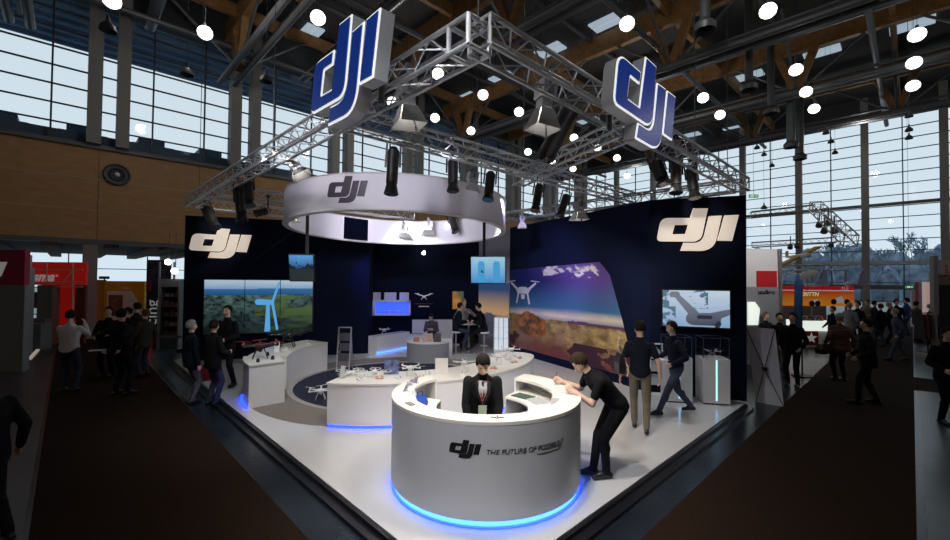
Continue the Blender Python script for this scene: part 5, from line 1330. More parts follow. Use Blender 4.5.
# lounge people
p = Vector((-1.55, 15.45, .0)); person('person in grey-violet shirt sitting forward on the white lounge bench', p, facing(.0, -1), 1.72, hip=(0, 0, .55), lean=32, ank=((-.12, .40, .08), (.12, .42, .08)), kneep=((-.1, .4, 1), (.1, .4, 1)), wr=((-.10, .48, .72), (.10, .48, .72)), head=(10, 0), top=mat('mauve_shirt', (.12, .10, .13), .8), low=SUIT, hair=HAIRD, vox=.015)
p = Vector((-.62, 14.2, 0)); person('person in dark blue jacket sitting on the left stool at the bar table', p, facing(.9, .1), 1.74, hip=(0, 0, .88), lean=12, ank=((-.12, .26, .36), (.12, .28, .34)), kneep=((-.1, .5, 1), (.1, .5, 1)), wr=((-.14, .34, 1.08), (.14, .34, 1.08)), top=NAVS, low=JEAN, hair=HAIRD, vox=.014, jacket=True)
p = Vector((-.38, 15.05, 0)); person('fair-haired person standing behind the bar table with a hand raised', p, facing(.2, -1), 1.76, wr=((-.2, .22, 1.3), (.22, .25, 1.15)), top=mat('pale_blouse', (.3, .26, .24), .8), low=SUIT, hair=mat('fair_hair', (.35, .24, .12), .6), vox=.015, longhair=True)
p = Vector((.32, 14.1, 0)); person('man in black suit sitting on the right stool at the bar table', p, facing(-.95, .05), 1.76, hip=(0, 0, .88), lean=16, ank=((-.12, .40, .26), (.12, .26, .36)), kneep=((-.1, .5, 1), (.1, .5, 1)), wr=((-.14, .34, 1.08), (.14, .34, 1.08)), head=(4, 0), top=SUIT, low=SUIT, hair=HAIRD, vox=.014, jacket=True)

# left aisle
p = G(68, 392, FZ); person('man in white shirt seen from behind with arms raised to his face', p, facing(-.25, 1), 1.80, ank=((-.13, .02, .08), (.13, -.02, .08)), wr=((-.16, .30, 1.40), (.12, .28, 1.45)), top=SHIRTW, low=JEAN, hair=HAIRD, vox=.012, bulk=1.12, head=(6, 0), elbp=((-.35, 0, -1), (.35, 0, -1)))
p = G(120, 395, FZ); person('large man in black suit seen from behind in the left aisle', p, facing(.1, 1), 1.86, ank=((-.12, .0, .08), (.13, .02, .08)), wr=((-.18, -.24, 1.00), (.18, -.22, 1.0)), top=SUIT, low=SUIT, hair=HAIRD, vox=.012, bulk=1.15, jacket=True, toe=(0, 30))
sheet('newspaper', 'folded white paper held behind the back of the large man in black', 'paper', p + Vector((-.22, -.34, 1.02)), .4, .26, .12, SKINY, .02)
for label, px, py, hd, top_, low_, hr_, h_ in (
        ('man in dark suit leftmost in the group by the yellow booth', 107, 377, (.3, -1), SUIT, SUIT, HAIRD, 1.78), ('person in dark coat in the middle of the group by the yellow booth', 126, 372, (-.5, -1), SUIT, JEAN, HAIRD, 1.72),
        ('tall dark-haired person facing left in the group by the yellow booth', 135, 368, (-1, -.3), SUIT, SUIT, HAIRD, 1.82), ('reddish-haired person in olive coat at the right of the aisle group', 144, 376, (-1, .2), mat('olive_coat', (.05, .05, .035), .9), JEAN, HAIRR, 1.72)):
    p = G(px, py, FZ); person(label, p, facing(*hd), h_, wr=((-.14, .26, 1.1), (.2, .2, 1.05)), top=top_, low=low_, hair=hr_, vox=.015, jacket=True)
p = G(12, 548, FZ) + Vector((-.42, .1, 0)); person('dark coated passer-by cut by the lower left picture edge', p, facing(-.9, .3), 1.70, hip=(0, 0, .90), ank=((-.08, .22, .08), (.06, -.34, .12)), wr=((-.28, .1, .86), (.28, .0, .86)), top=SUIT, low=SUIT, hair=HAIRD, vox=.013, jacket=True, bulk=1.1)
# right side
p = G(869, 404, FZ); person('man in black jacket with legs apart in the middle of the right aisle', p, facing(-.75, .45), 1.80, ank=((-.14, .20, .08), (.12, -.16, .08)), wr=((-.24, .20, .98), (.22, .22, 1.0)), lean=3, head=(0, 8), top=SUIT, low=SUIT, hair=HAIRD, vox=.011, jacket=True, bulk=1.08, toe=(0, 20))
PLAID = mat('red_grey_striped_jersey', (.10, .045, .04), .85, noise=(2.2, .9, (1, 1, 8)))
p = G(840, 381, FZ); person('broad person in red and grey striped jacket carrying a black bag', p, facing(.2, 1), 1.76, wr=((-.34, .0, .95), (.32, .02, .9)), top=PLAID, low=SUIT, hair=HAIRG, vox=.013, jacket=True, bulk=1.3)
bag('shoulder_bag', 'black bag held by the person in the striped jacket', p + Vector((-.42, -.02, .72)), .3, BLACKP, (.2, .09, .26))
p = G(899, 361, FZ); person('grey-haired person in blue denim walking away in the right aisle', p, facing(-.8, .4), 1.72, ank=((-.08, .26, .08), (.08, -.26, .10)), wr=((-.26, .1, .9), (.26, .0, .9)), lean=8, top=mat('denim_jacket', (.04, .055, .09), .85), low=JEAN2, hair=HAIRG, vox=.014, jacket=True)
p = G(917, 342, FZ); person('man in brown jacket standing with a case beside the right aisle', p, facing(1, -.2), 1.76, wr=((-.2, .25, 1.0), (.24, .12, .9)), top=mat('brown_jacket', (.06, .05, .04), .9), low=SUIT, hair=HAIRB, vox=.016, jacket=True)
bag('trolley_case', 'black case on the floor beside the man in the brown jacket', p + Vector((-.1, -.4, 0)), .2, BLACKP, (.26, .12, .42))
p = G(948, 424, FZ); person('man in black sports jacket with pale stripes at the right picture edge', p, facing(-.3, -1), 1.76, wr=((-.2, .24, 1.0), (.2, .24, 1.02)), head=(10, 0), top=SUIT, low=SUIT, hair=HAIRD, vox=.011, jacket=True, bulk=1.05)
p = G(793, 386, FZ); person('man in black sweater standing between the banner stand and the blue flag', p, facing(-.7, -.5), 1.80, wr=((-.22, .16, .95), (.22, .16, .95)), top=SUIT, low=SUIT, hair=HAIRB, vox=.013, jacket=True)
p = G(766, 368, FZ); person('reddish-haired person just behind the banner stand', p, facing(.3, -1), 1.66, wr=((-.2, .2, 1.0), (.22, .16, .95)), top=SUIT, low=JEAN, hair=HAIRR, vox=.016, jacket=True)
p = G(780, 375, FZ); person('dark-haired person just behind the right side of the banner stand', p, facing(-.3, -1), 1.70, wr=((-.2, .2, 1.0), (.22, .16, .95)), top=SUIT, low=JEAN, hair=HAIRD, vox=.016, jacket=True)
rnd = random.Random(4)
CRW = [('person in black leaning at the counter under the race car banner', 833, 352, SUIT, HAIRD), ('person in pale grey jacket among the crowd left of the aisle end', 850, 350, mat('pale_grey_jacket', (.2, .2, .21), .9), HAIRG), ('person in black coat behind the man in the black jacket', 858, 348, SUIT, HAIRD),
       ('person in beige top in the distant crowd', 867, 338, mat('beige_top', (.22, .18, .15), .9), HAIRB), ('person in dark coat with brown hair in the middle of the distant crowd', 875, 340, SUIT, HAIRB), ('person in dark blue coat in the distant crowd', 881, 346, NAVS, HAIRD),
       ('grey-haired person in dark jacket in the distant crowd', 890, 344, SUIT, HAIRG), ('tall person in black at the right end of the distant crowd', 897, 341, SUIT, HAIRD), ('person in bright blue jacket at the end of the aisle', 907, 335, mat('bright_blue_jacket', (.02, .04, .25), .8), HAIRD),
       ('person with red bag by the right booths', 931, 345, mat('dull_red_coat', (.2, .06, .05), .8), HAIRG)]
for label, px, py, tp_, hr_ in CRW:
    p = G(px, py, FZ); person(label, p, rnd.uniform(0, 6.28), rnd.uniform(1.66, 1.84), ank=((-.09, rnd.uniform(-.2, .2), .08), (.09, rnd.uniform(-.2, .2), .08)), wr=((-.22, .16, rnd.uniform(.9, 1.1)), (.22, .16, rnd.uniform(.9, 1.1))), top=tp_, low=(SUIT, JEAN)[rnd.randint(0, 1)], hair=hr_, vox=.02, jacket=True)
# ================================================================ neighbouring booths
def text_on(fr_, body, x, z, size, m, name, parent, shear=0., length=None, lift=.004, rot=0, bold=0.):
    vf = text_solid(body, size, .006, shear, bold)
    if length:
        x0 = min(p.x for p in vf[0]); x1 = max(p.x for p in vf[0]); k_ = length / (x1 - x0); vf = ([Vector(((p.x - x0) * k_, p.y * k_, p.z)) for p in vf[0]], vf[1])
    return place_solid(vf, fr_ @ Matrix.Translation((x, z, lift)) @ Matrix.Rotation(rot, 4, 'Z')).build(name, m, parent)
EX = Vector((1, 0, 0))
def bx(name, m, parent, x0, y0, z0, x1, y1, z1, **k): return MB().box(x0, y0, z0, x1, y1, z1).build(name, m, parent, **k)
REDB = mat('bright_red_panel', (.62, .012, .012), .5, emit=(1, .02, .01), es=.10); GREYP = mat('grey_booth_panel', (.24, .27, .28), .6); MAG = mat('magenta_red_panel', (.38, .012, .07), .6)
ALU = mat('booth_aluminium', (.25, .26, .27), .4, .5)
# grey and magenta booth at the left edge
q = G(22, 372, FZ)
t = T('exhibition_booth', 'grey walled booth with magenta top at the left edge', 'booth', (q.x - 2, q.y, FZ))
zt = AT(22, 250, q.y).z; zm = AT(22, 285, q.y).z
bx('wall_panel', GREYP, t, q.x - 5, q.y, FZ, q.x, q.y + .12, zm); bx('fascia', MAG, t, q.x - 5, q.y - .02, zm, q.x, q.y + .12, zt)
f_ = frame(Vector((q.x - 5, q.y - .02, 0)), EX); b = MB()
a1, a2 = AT(0, 285, q.y - .03), AT(0, 262, q.y - .03); a3 = AT(7, 262, q.y - .03); a4 = AT(1, 276, q.y - .03)
b.add([a1 + Vector((-.5, -.0, 0)), a4, a3, a2 + Vector((-.5, 0, 0)), a1 + Vector((-.5, .01, 0)), a4 + Vector((0, .01, 0)), a3 + Vector((0, .01, 0)), a2 + Vector((-.5, .01, 0))], [(0, 1, 2, 3), (7, 6, 5, 4), (0, 4, 5, 1), (1, 5, 6, 2), (2, 6, 7, 3)]); b.build('logo_stroke', mat('white_letter', (.8, .8, .8), .5, emit=(1, 1, 1), es=.12), t)  # white lettering and prints get a faint added glow to stand out
# red booth
Y = 16.2; xl, xr2 = AT(30, 300, Y).x, AT(85, 300, Y).x
t = T('exhibition_booth', 'bright red booth with white frame pipes and sma lettering, left', 'booth', ((xl + xr2) / 2, Y, FZ))
zt = AT(50, 262, Y).z; zf = AT(50, 285, Y).z
bx('fascia', REDB, t, xl, Y, zf, xr2, Y + .1, zt); bx('back_wall', REDB, t, xl - .8, Y + 1.2, FZ, AT(80, 300, Y + 1.3).x, Y + 1.3, zf)
x1, x2 = AT(60, 300, Y).x, AT(75, 300, Y).x
bx('red_panel', REDB, t, x1, Y, FZ, x2, Y + .1, zf); bx('dark_red_panel', mat('dark_red_panel', (.18, .006, .008), .6), t, x2, Y, FZ, xr2, Y + .1, zf)
bx('grey_cabin', mat('cabin_grey', (.16, .155, .15), .6), t, AT(45, 300, Y).x, Y - .3, FZ, x1, Y + .2, AT(50, 285, Y).z)
bx('dark_opening', mat('dark_red_opening', (.12, .004, .006), .7), t, AT(31, 300, Y).x, Y - .05, AT(38, 308, Y).z, AT(44, 300, Y).x, Y - .02, AT(38, 292, Y).z)
b = MB()
for y_ in (270, 282, 287): a, c = AT(22, y_, Y - .15), AT(83, y_, Y - .15); b.cyl(a, c, .022, n=6)
a, c = AT(62, 284, Y - .15), AT(73, 270, Y - .15); b.cyl(a, c, .02, n=6)
for x_ in (47, 73): a, c = AT(x_, 263, Y - .15), AT(x_, 282 if x_ < 60 else 345, Y - .15); b.cyl(a, c, .022, n=6)
b.build('frame_pipe', mat('cream_pipe', (.7, .62, .5), .5), t)
f_ = frame(Vector((0, Y - .02, 0)), EX); a, c = AT(33, 281, Y), AT(55, 281, Y); text_on(f_, 'sma', a.x, a.z, .3, mat('white_letter'), 'lettering', t, .35, c.x - a.x, bold=.01)
text_on(f_, '*', AT(56, 279, Y).x, AT(56, 279, Y).z, .25, mat('white_letter'), 'lettering', t)
for i, (x_, w_, y2) in enumerate(((25, 3.5, 376), (31, 1.2, 352))):
    a = AT(x_, 262, 11.6 if i == 0 else 14.); bx('booth_post', ALU, t, a.x, a.y, FZ, a.x + w_ / 422 * a.y, a.y + .1, AT(x_, 255 if i == 0 else 268, a.y).z)
q1, q2 = G(29, 360, FZ), G(47, 340, FZ); d = (q2 - q1).normalized(); n = d.cross(UPV) * .05
b = MB(); b.prism([(v.x, v.y) for v in (q1 - n, q2 - n, q2 + n, q1 + n)], FZ + .007, FZ + .03); b.build('light_edge', mat('lit_floor_edge', (.8, .7, .6), .5, emit=(1, .8, .65), es=.25), label='thin lit strip along the floor edge of the red booth', cat='light strip')
for i, (px, h_) in enumerate(((36, .9), (40, 1.0))):
    p = G(px, 349 - i * 4, FZ); b = MB(); b.box(p.x - .35, p.y - .2, FZ, p.x + .35, p.y + .2, FZ + h_); b.build('display_plinth', mat('grey_plinth', (.13, .13, .13), .6), label='grey display plinth inside the red booth, %s one' % ('front', 'back')[i], cat='plinth')
# yellow booth
Y = 18.6; xl, xr2 = AT(95, 300, Y).x, AT(144, 300, Y).x; zt = AT(110, 281, Y).z
YEL = mat('mustard_yellow_panel', (.80, .43, .01), .6)
t = T('exhibition_booth', 'mustard yellow booth wall with white angular shape, left', 'booth', ((xl + xr2) / 2, Y, FZ))
bx('yellow_wall', YEL, t, AT(104, 300, Y).x, Y, FZ, xr2, Y + .1, zt); bx('yellow_side', mat('dark_mustard_panel', (.4, .22, .01), .6), t, xl, Y - .1, FZ, AT(104, 300, Y).x, Y + .1, zt + .05)
def P_(px, py, dy=-.02): return AT(px, py, Y + dy)
b = MB(); pts = [(107, 291), (131, 291), (142, 308), (142, 330), (131, 316), (123, 345), (107, 345)]; v = [P_(*p_) for p_ in pts]; b.add(v + [p_ + Vector((0, .015, 0)) for p_ in v], [tuple(range(7)), tuple(range(13, 6, -1))] + [(i, 7 + i, 7 + (i + 1) % 7, (i + 1) % 7) for i in range(7)]); b.build('white_shape', mat('pale_shape', (.85, .82, .8), .6), t)
a, c = P_(108, 316, -.05), P_(122.5, 295, -.05); bx('brown_picture', mat('brown_print', (.16, .075, .03), .5, noise=(5., .6, (1, 1, 1))), t, a.x, a.y, a.z, c.x, a.y + .02, c.z)
f_ = frame(Vector((0, Y - .02, 0)), EX); a = P_(122, 289); text_on(f_, 'graupner'[:0] + 'modell', a.x, a.z, .2, mat('pale_shape'), 'lettering', t, 0, .4)
b = MB(); a = P_(104, 279); b.box(a.x - .14, a.y - .1, a.z, a.x + .2, a.y + .05, a.z + .12); b.box(a.x, a.y - .02, zt, a.x + .03, a.y + .02, a.z); b.build('small_floodlight', BLACK, t)
# black banner with upright lettering
Y = 16.; q = G(148, 349, FZ)
t = T('black_banner', 'black upright banner with white letters reading up, left of the stand', 'banner', (AT(152, 300, Y).x, Y, FZ))
bx('banner_panel', BLACKP, t, AT(146.5, 300, Y).x, Y, FZ, AT(158, 300, Y).x, Y + .05, AT(150, 283, Y).z)
bx('red_panel', MAG, t, AT(147.5, 300, Y).x, Y - .02, AT(150, 291, Y).z, AT(151, 300, Y).x, Y, AT(150, 280, Y).z)
f_ = frame(Vector((0, Y, 0)), EX); a = AT(156.5, 325, Y); text_on(f_, 'cing', a.x, a.z, .36, mat('white_letter'), 'lettering', t, 0, .95, rot=R(90)); a = AT(152.5, 333, Y)
bx('red_table_front', REDB, t, AT(149, 300, Y).x, Y - .6, FZ, AT(157, 300, Y).x, Y - .2, .5)
# glass cabinet with goods and bright lamps
Y = 14.6; xl, xr2 = AT(159.5, 300, Y).x, AT(179, 300, Y).x
t = T('display_cabinet', 'tall aluminium display cabinet with goods left of the stand', 'cabinet', ((xl + xr2) / 2, Y, FZ))
b = MB(); zt = AT(165, 287, Y).z
for x_ in (xl, xr2 - .05): b.box(x_, Y, FZ, x_ + .05, Y + .4, zt)
b.box(xl, Y, zt, xr2, Y + .4, zt + .28); b.box(xl, Y, .38, xr2, Y + .4, .44); b.box(xl, Y, FZ, xr2, Y + .4, FZ + .08); b.build('cabinet_frame', ALU, t)
bx('lower_panel', mat('teal_grey_panel', (.06, .08, .085), .5), t, xl + .05, Y + .02, FZ + .08, xr2 - .05, Y + .05, .38); bx('back_panel', DK, t, xl + .05, Y + .36, FZ, xr2 - .05, Y + .4, zt)
rnd = random.Random(9)
for r_ in range(5):
    z = .44 + r_ * .34
    bx('shelf_board', ALU, t, xl + .05, Y + .05, z + .0, xr2 - .05, Y + .36, z + .015)
    for c_ in range(3):
        x = xl + .10 + c_ * .18; hh = rnd.uniform(.1, .24); b = MB(); b.box(x, Y + .12, z + .016, x + .13, Y + .25, z + hh)
        b.build('packet', mat('packet_%d' % rnd.randint(0, 3), [(.3, .28, .25), (.12, .13, .16), (.25, .12, .08), (.4, .4, .38)][rnd.randint(0, 3)], .5), label='small packet in the left display cabinet, %s shelf from below, %s' % (ORD[r_], ('left', 'middle', 'right')[c_]), cat='packet', group='packets in the left display cabinet')
for i, (px, py) in enumerate(((168, 262), (174.5, 271))):
    p = AT(px, py, 14.4); b = MB(); b.ball(p, .10, 14, 10); o = r_ = T('bright_bulb_lamp', 'dazzling white lamp above the display cabinet, %s one' % ('upper', 'lower')[i], 'lamp', p, 0, 'dazzling lamps above the display cabinet'); b.build('bulb', mat('white_hot_bulb', (1, 1, 1), .4, emit=(.95, .95, 1.), es=9.), r_, smooth=True)
    MB().cyl(p + Vector((0, .05, .08)), Vector((p.x, p.y + .05, 4.0)), .012, n=5).build('rod', STEEL, r_)
t = T('patterned_panel', 'dark violet patterned cloth panel above the display cabinet', 'panel', AT(158, 288, 17)); a, c = AT(146, 292, 17), AT(171, 260, 17)
bx('cloth', mat('violet_pattern_cloth', (.05, .045, .09), .8, noise=(3., .9, (1, 1, 1))), t, a.x, 17, a.z, c.x, 17.04, c.z)
b = MB(); 
for x_ in (160, 174.5): p = AT(x_, 262, 15.2); b.cyl((p.x, p.y, FZ), p, .035, n=8)
b.build('panel_post', ALU, t)

# ---- right side: white booth block with red square
Y = 13.0; xl, xr2 = AT(745, 300, Y).x, AT(779, 300, Y).x
t = T('exhibition_booth', 'white booth block with a red square just right of the stand', 'booth', ((xl + xr2) / 2, Y + .5, FZ))
WB = mat('booth_white', (.7, .7, .72), .6)
bx('upper_wall', WB, t, xl, Y, AT(760, 289, Y).z, xr2, Y + .8, AT(760, 249, Y).z)
a, c = AT(757, 288, Y - .03), AT(777, 271, Y - .03); bx('red_square', mat('crimson_panel', (.38, .012, .02), .5, emit=(1, .03, .05), es=.06), t, a.x, a.y, a.z, c.x, a.y + .02, c.z)
bx('grey_sign', mat('pale_grey_sign', (.30, .31, .34), .6), t, xl, Y - .06, AT(760, 335, Y).z, xr2, Y + .02, AT(760, 287, Y).z)
f_ = frame(Vector((0, Y - .06, 0)), EX); a, c = AT(758, 294, Y - .06), AT(775, 294, Y - .06); text_on(f_, 'undbec', a.x, a.z, .15, DARKV, 'lettering', t, 0, c.x - a.x, bold=.006)
bx('lower_wall', WB, t, xl, Y + .3, FZ, xr2, Y + .4, AT(760, 335, Y).z)
bx('corner_post', ALU, t, xr2 - .05, Y - .12, FZ, xr2 + .02, Y - .05, AT(760, 249, Y).z)
b = MB(); v = [AT(*q_, Y - .12) for q_ in ((748, 325), (748, 302), (755, 302), (760, 309), (758, 325))]; b.add(v + [p_ + Vector((0, .03, 0)) for p_ in v], [tuple(range(5)), tuple(range(9, 4, -1))] + [(i, 5 + i, 5 + (i + 1) % 5, (i + 1) % 5) for i in range(5)])
b.build('lit_panel', mat('lit_white_panel', (.9, .95, .9), .5, emit=(.9, 1., .92), es=.7), t)
# red race car booth
Y = 19.0; xl, xr2 = AT(781, 300, Y).x, AT(854, 300, Y).x; zt = AT(820, 286, Y).z; zb = AT(820, 306, Y).z
t = T('exhibition_booth', 'long red and orange model car booth with race car banner, right', 'booth', ((xl + xr2) / 2, Y, FZ))
def race(U, V):
    c = mixc(srgb(240, 150, 50), srgb(205, 40, 30), (V - .1) * 1.3 + (noise2(U, V, 81, 3, 5, 4) - .5) * .5)
    c = np.where((V > .78)[..., None], srgb(200, 30, 40), c); c = np.where(((V > .73) & (V < .79))[..., None], srgb(225, 225, 230), c)
    return c
f_ = frame(Vector((xl, Y, 0)), EX); Wd = xr2 - xl
bx('banner_board', REDB, t, xl, Y + .01, zb, xr2, Y + .1, zt)
picture('banner_print', picture_mat('lit_banner', .32), t, quad_map(f_ @ Matrix.Translation((0, zb, .004)), Wd, zt - zb), race, 60, 20)
b = MB()
def dsk(u, v_, r_, bb): bb.add([f_ @ Vector((u * Wd + r_ * math.cos(a_ / 14 * 6.283), zb + v_ * (zt - zb) + r_ * math.sin(a_ / 14 * 6.283), .012)) for a_ in range(14)], [tuple(range(14))])
for u, v_ in ((.72, .22), (.9, .22), (.50, .12), (.42, .12)): dsk(u, v_, .13, b)
b.build('car_wheels_print', BLACKP, t)
b = MB(); b.add([f_ @ Vector((u * Wd, zb + v_ * (zt - zb), .008)) for u, v_ in ((.68, .2), (.76, .42), (.83, .5), (.87, .3), (.94, .28), (.93, .16), (.7, .14))], [tuple(range(7))]); b.build('car_print', mat('white_letter'), t); b = MB()
b.add([f_ @ Vector((u * Wd, zb + v_ * (zt - zb), .008)) for u, v_ in ((.39, .12), (.44, .3), (.5, .32), (.53, .1))], [tuple(range(4))]); b.build('car_print', mat('white_letter'), t)
text_on(f_, 'MERITTN', .22 * Wd, zb + .5 * (zt - zb), .3, mat('yellow_white_letter', (.8, .7, .35), .5, emit=(1, .9, .5), es=.3), 'lettering', t, .2, .30 * Wd, .01, bold=.012)
text_on(f_, 'H.E', .83 * Wd, zb + .82 * (zt - zb), .2, mat('white_letter'), 'lettering', t, .2, .1 * Wd, .01)
bx('booth_back', GREYP, t, xl, Y + 1.5, FZ, xr2, Y + 1.6, zb)
b = MB()
for x_ in (xl + .1, (xl + xr2) / 2, xr2 - .1): b.cyl((x_, Y + .3, FZ), (x_, Y + .3, zt + .7), .05, n=8)
b.build('booth_post', ALU, t)
truss('small silver truss above the red race car booth', (xl, Y + .4, zt + .85), (xr2, Y + .4, zt + .85), .25, 'trusses of the neighbouring booths')
for i, (u, v_) in enumerate(((.1, 319), (.32, 320))):
    pass
a, c = AT(797, 330, 17.2), AT(830, 321, 17.2)
t = T('lit_counter', 'counter with glowing white top under the race car banner', 'counter', ((a.x + c.x) / 2, 17.2, FZ)); bx('glowing_top', mat('lit_counter_white', (.9, .95, .9), .5, emit=(.92, 1., .93), es=.75), t, a.x, 16.9, a.z, c.x, 17.8, c.z)
bx('body', WB, t, a.x + .1, 17.0, FZ, c.x - .2, 17.7, a.z); s_ = AT(804, 345, 16.98); s2 = AT(818, 331, 16.98); bx('red_panel', mat('dark_crimson_panel', (.2, .008, .012), .5), t, s_.x, 16.96, s_.z, s2.x, 17.0, s2.z)
b = MB(); cx_, cz_ = (s_.x + s2.x) / 2, (s_.z + s2.z) / 2; b.add([Vector((cx_ + (.24 if i % 2 == 0 else .1) * math.sin(i * math.pi / 5), 16.955, cz_ + (.24 if i % 2 == 0 else .1) * math.cos(i * math.pi / 5))) for i in range(10)], [tuple(range(10))]); b.build('star_print', mat('white_letter'), t)
rnd = random.Random(5)
for i in range(9):
    x = a.x + .25 + i * (c.x - a.x - .5) / 9; b = MB(); hh = rnd.uniform(.08, .2); b.box(x - .08, 17.2, c.z + .001, x + .08, 17.45, c.z + hh); b.cyl((x - .06, 17.19, c.z + .05), (x - .06, 17.2, c.z + .05), .045, n=10); b.cyl((x + .06, 17.19, c.z + .05), (x + .06, 17.2, c.z + .05), .045, n=10)
    b.build('model_car', mat('model_paint_%d' % (i % 4), [(.5, .06, .05), (.05, .1, .35), (.6, .55, .1), (.04, .04, .05)][i % 4], .35), label='small model car on the glowing counter, %s from the left' % ORD[i], cat='model car', group='model cars on the glowing counter')
# model aircraft above that booth
def wing(name, label, cat, p, q, w_, th, m, extra=None):
    t = T(name, label, cat, (p + q) / 2); MB().beam(p, q, w_, th).build('wing', m, t); c = (p + q) / 2
    b = MB(); b.cap(c + Vector((-.1, -.55, 0)), c + Vector((.1, .8, 0)), .10, .04, 10); b.build('fuselage', extra or m, t, smooth='auto')
    b = MB(); b.beam(c + Vector((-.2, .8, .02)), c + Vector((.4, .8, .02)), .15, .015); b.beam(c + Vector((.1, .8, 0)), c + Vector((.1, .8, .25)), .02, .15); b.build('tail', m, t)
    b = MB(); b.cyl(c, (c.x, c.y, 15.), .006, n=4); b.build('wire', DSTEEL, t); return t
wing('model_glider', 'yellow and white model glider hung above the race car booth', 'model aircraft', AT(781, 265, 16.5), AT(818, 247, 16.5), .32, .07, mat('yellow_wing', (.75, .42, .04), .4), WD)
def tailfin(label, px0, px1, y0, y1, m, cat='model aircraft'):
    Y = 18.5; t = T('model_jet', label, cat, AT((px0 + px1) / 2, y1, Y)); v = [AT(px0, y1, Y), AT(px1, y1, Y), AT(px1 - 1, y0, Y), AT((px0 + px1) / 2 + 1, y0, Y)]
    b = MB(); b.add(v + [p_ + Vector((0, .08, 0)) for p_ in v], [(0, 1, 2, 3), (7, 6, 5, 4), (0, 4, 5, 1), (1, 5, 6, 2), (2, 6, 7, 3), (3, 7, 4, 0)]); b.build('tail_fin', m, t)
    c = (v[0] + v[1]) / 2; b = MB(); b.cap(c + Vector((-.4, .3, -.0)), c + Vector((.5, .3, -.0)), .09, .05, 10); b.build('fuselage', WD, t, smooth='auto')
    w0 = AT((px0 + px1) / 2, y0 + 3, Y + .04); w1 = AT((px0 + px1) / 2 + 1, y0 + 9, Y - .01); MB().beam(w0 + Vector((0, -.06, 0)), w1 + Vector((-.15, -.06, 0)), .05, .01).build('purple_stripe', mat('purple_mark', (.25, .03, .3), .5), t)
tailfin('pale blue model jet with purple mark above the race car banner', 815, 828, 270, 285, mat('pale_blue_fin', (.35, .5, .7), .4))
tailfin('pale violet model jet above the right end of the race car banner', 857, 868, 268, 284, mat('pale_violet_fin', (.45, .42, .65), .4))
p = AT(807, 275, 18.4); t = T('model_helicopter', 'white model helicopter above the left part of the race car booth', 'model aircraft', p)
b = MB(); b.ball(p, (.5, .16, .17), 16, 10, Matrix.Rotation(-.3, 3, 'Y')); b.build('fuselage', WD, t, smooth=True); b = MB(); b.beam(p + Vector((-.7, 0, .26)), p + Vector((.8, 0, .26)), .05, .012); b.cyl(p, p + Vector((0, 0, .27)), .02, n=6); b.build('rotor', GR, t); b = MB(); b.cyl(p + Vector((-.3, 0, 0)), p + Vector((-1.0, 0, .06)), .05, .02, 8); b.build('tail_boom', WD, t); b = MB(); b.cyl(p, (p.x, p.y, zt - .2), .02, n=5); b.build('stand', STEEL, t)
# blue feather flag
q = G(797, 384, FZ); Y = q.y
t = T('feather_flag', 'tall narrow blue feather flag beside the man in the black sweater', 'flag', q)
pts = [(794.5, 345), (801.5, 345), (802, 300), (801.5, 282), (800, 275), (798, 273), (796, 276), (794.8, 285), (794.3, 300)]
Yf = Y + .9; b = MB(); v = [AT(px, py, Yf) for px, py in pts]; n_ = len(v); b.add(v + [p_ + Vector((0, .01, 0)) for p_ in v], [tuple(range(n_)), tuple(range(2 * n_ - 1, n_ - 1, -1))] + [(i, n_ + i, n_ + (i + 1) % n_, (i + 1) % n_) for i in range(n_)]); b.build('cloth', mat('flag_blue', (.015, .06, .16), .7, noise=(4., .5, (1, 1, 1))), t)
b = MB(); p0 = AT(802, 345, Yf); b.cyl((p0.x, Yf, FZ), p0, .02, n=8); b.cyl(p0, AT(802.3, 285, Yf), .012, n=6); b.build('pole', BLACK, t); b = MB(); b.disc((p0.x, Yf), .25, FZ, FZ + .03, 20); b.build('foot', BLACK, t)
# hanging lighting trusses over the right neighbours
TT = 'trusses of the neighbouring booths'
truss('distant silver truss slanting down above the aircraft with many lamps', AT(815, 206, 17.), AT(851, 241, 13.6), .36, TT)
truss('distant thin truss running left from the slanting truss', AT(751, 215, 18), AT(814, 208, 17.2), .25, TT)
truss('distant thin truss above the yellow glider', AT(752, 245, 22), AT(836, 240, 20), .25, TT)
for i, (px, py, Y) in enumerate(((819, 226, 16.4), (824, 232, 16), (828, 224, 15.8), (834, 232, 15.2), (790, 248, 20.6), (797, 247, 20.4), (831, 246, 20))):
    p = AT(px, py, Y); b = MB(); b.cyl(p + Vector((.1, .1, .15)), p, .09, .12, 10); b.beam(p + Vector((.1, .1, .15)), p + Vector((.1, .1, .6)), .03, .03)
    b.build('distant_spotlight', STEEL, label='small distant lamp on the trusses right of the stand, %s in order' % ORD[i], cat='spotlight', group='lamps on the distant right trusses')
# exit signs
EXG = mat('exit_green', (.1, .4, .15), .5, emit=(.15, .8, .3), es=.25); EXW = mat('exit_white', (.9, .95, .9), .5, emit=(.8, 1., .8), es=.5)
for px, py, Y, sc, lab in ((754, 196, 26., .8, 'green exit sign high by the column right of the stand'), (910, 287, 24., .55, 'small green exit sign over the end of the right aisle')):
    p = AT(px, py, Y); t = T('exit_sign', lab, 'exit sign', p); w_, h_ = .35 * sc, .12 * sc; b = MB(); b.box(p.x - w_, p.y, p.z - h_, p.x + w_, p.y + .08, p.z + h_); b.build('sign_box', EXG, t)
    b = MB(); b.box(p.x - w_ * .8, p.y - .01, p.z - h_ * .6, p.x - w_ * .1, p.y, p.z + h_ * .6); b.beam((p.x + w_ * .2, p.y - .01, p.z), (p.x + w_ * .8, p.y - .01, p.z), .01, h_ * .5); b.build('arrow_and_door', EXW, t)
    MB().cyl((p.x, p.y + .04, p.z), (p.x, p.y + .04, 15.4), .01, n=4).build('hanging_wire', DSTEEL, t)
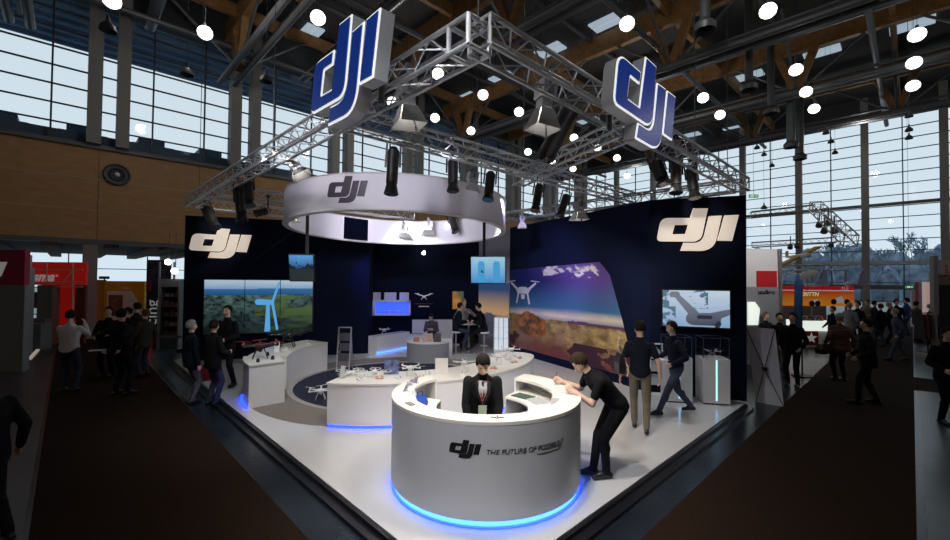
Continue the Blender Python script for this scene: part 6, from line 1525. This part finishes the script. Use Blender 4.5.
# right booths
WP = mat('dim_white_post', (.3, .3, .32), .6)
Y = 16.; xl = AT(934, 300, Y).x
t = T('exhibition_booth', 'dark booth with white sign and red figure at the right edge', 'booth', (xl + 1.5, Y, FZ))
bx('dark_wall', mat('near_black_panel', (.012, .014, .022), .6), t, xl + .2, Y, FZ, xl + 5, Y + .1, AT(940, 285, Y).z); bx('grey_fascia', ALU, t, xl, Y - .05, AT(940, 285, Y).z, xl + 5, Y + .1, AT(940, 274, Y).z)
bx('white_sign', mat('sign_white', (.5, .5, .52), .5), t, AT(938, 300, Y).x, Y - .1, AT(940, 275, Y).z, xl + 5, Y - .05, AT(940, 260, Y).z)
f_ = frame(Vector((0, Y - .1, 0)), EX); text_on(f_, 'J.', AT(942, 272, Y).x, AT(942, 272.5, Y).z, .42, mat('orange_red_letter', (.6, .15, .06), .5), 'lettering', t, bold=.02)
bx('post', WP, t, xl - .1, Y - .1, FZ, xl + .08, Y + .05, AT(935, 256, Y).z)
b = MB(); v = [AT(929, 279, Y + 1.5), AT(935, 272, Y), AT(935, 256, Y), AT(929, 266, Y + 1.5)]; b.add(v + [p_ + Vector((.05, 0, 0)) for p_ in v], [(0, 1, 2, 3), (7, 6, 5, 4), (0, 4, 5, 1), (2, 6, 7, 3)]); b.build('side_sign', mat('red_white_sign', (.4, .25, .28), .5, noise=(5., .8, (1, 1, 1))), t)
t = T('exhibition_booth', 'pale panelled booth with pink lit posts behind the dark right booth', 'booth', AT(920, 330, 24))
for i, (px, m_) in enumerate(((921, mat('red_post', (.4, .06, .05), .6)), (925, WP), (929, mat('pink_lit_post', (.7, .5, .5), .5, emit=(1, .7, .65), es=.25)))):
    a = AT(px, 300, 22 - i * 1.5); bx('booth_post', m_, t, a.x - .1, a.y, FZ, a.x + .1, a.y + .2, AT(px, 282, a.y).z)
bx('back_wall', WB, t, AT(912, 300, 25).x, 25, FZ, AT(960, 300, 25).x, 25.1, AT(920, 291, 25).z)
# clothes stand / goods at the right aisle
p = G(928, 352, FZ); t = T('goods_stand', 'dark rack with cloths beside the right aisle', 'rack', p)
b = MB(); b.cyl((0, 0, 0), (0, 0, 1.5), .025, n=8); b.cyl((-.35, 0, 1.45), (.35, 0, 1.5), .02, n=8); b.disc((0, 0), .3, 0, .03, 16); b.build('rack_frame', BLACK, t, local=True)
for i in range(5):
    x = -.3 + i * .15; b = MB(); b.add([(x - .02, -.14, 1.42), (x + .02, -.14, 1.42), (x + .02, .14, 1.42), (x - .02, .14, 1.42), (x - .03, -.2, .5), (x + .03, -.2, .5), (x + .03, .2, .5), (x - .03, .2, .5)], [(0, 1, 2, 3), (7, 6, 5, 4), (0, 4, 5, 1), (1, 5, 6, 2), (2, 6, 7, 3), (3, 7, 4, 0)])
    b.build('hanging_cloth', mat('cloth_%d' % i, [(.03, .03, .04), (.2, .05, .05), (.05, .05, .06), (.3, .3, .3), (.04, .05, .1)][i], .8), t, local=True)
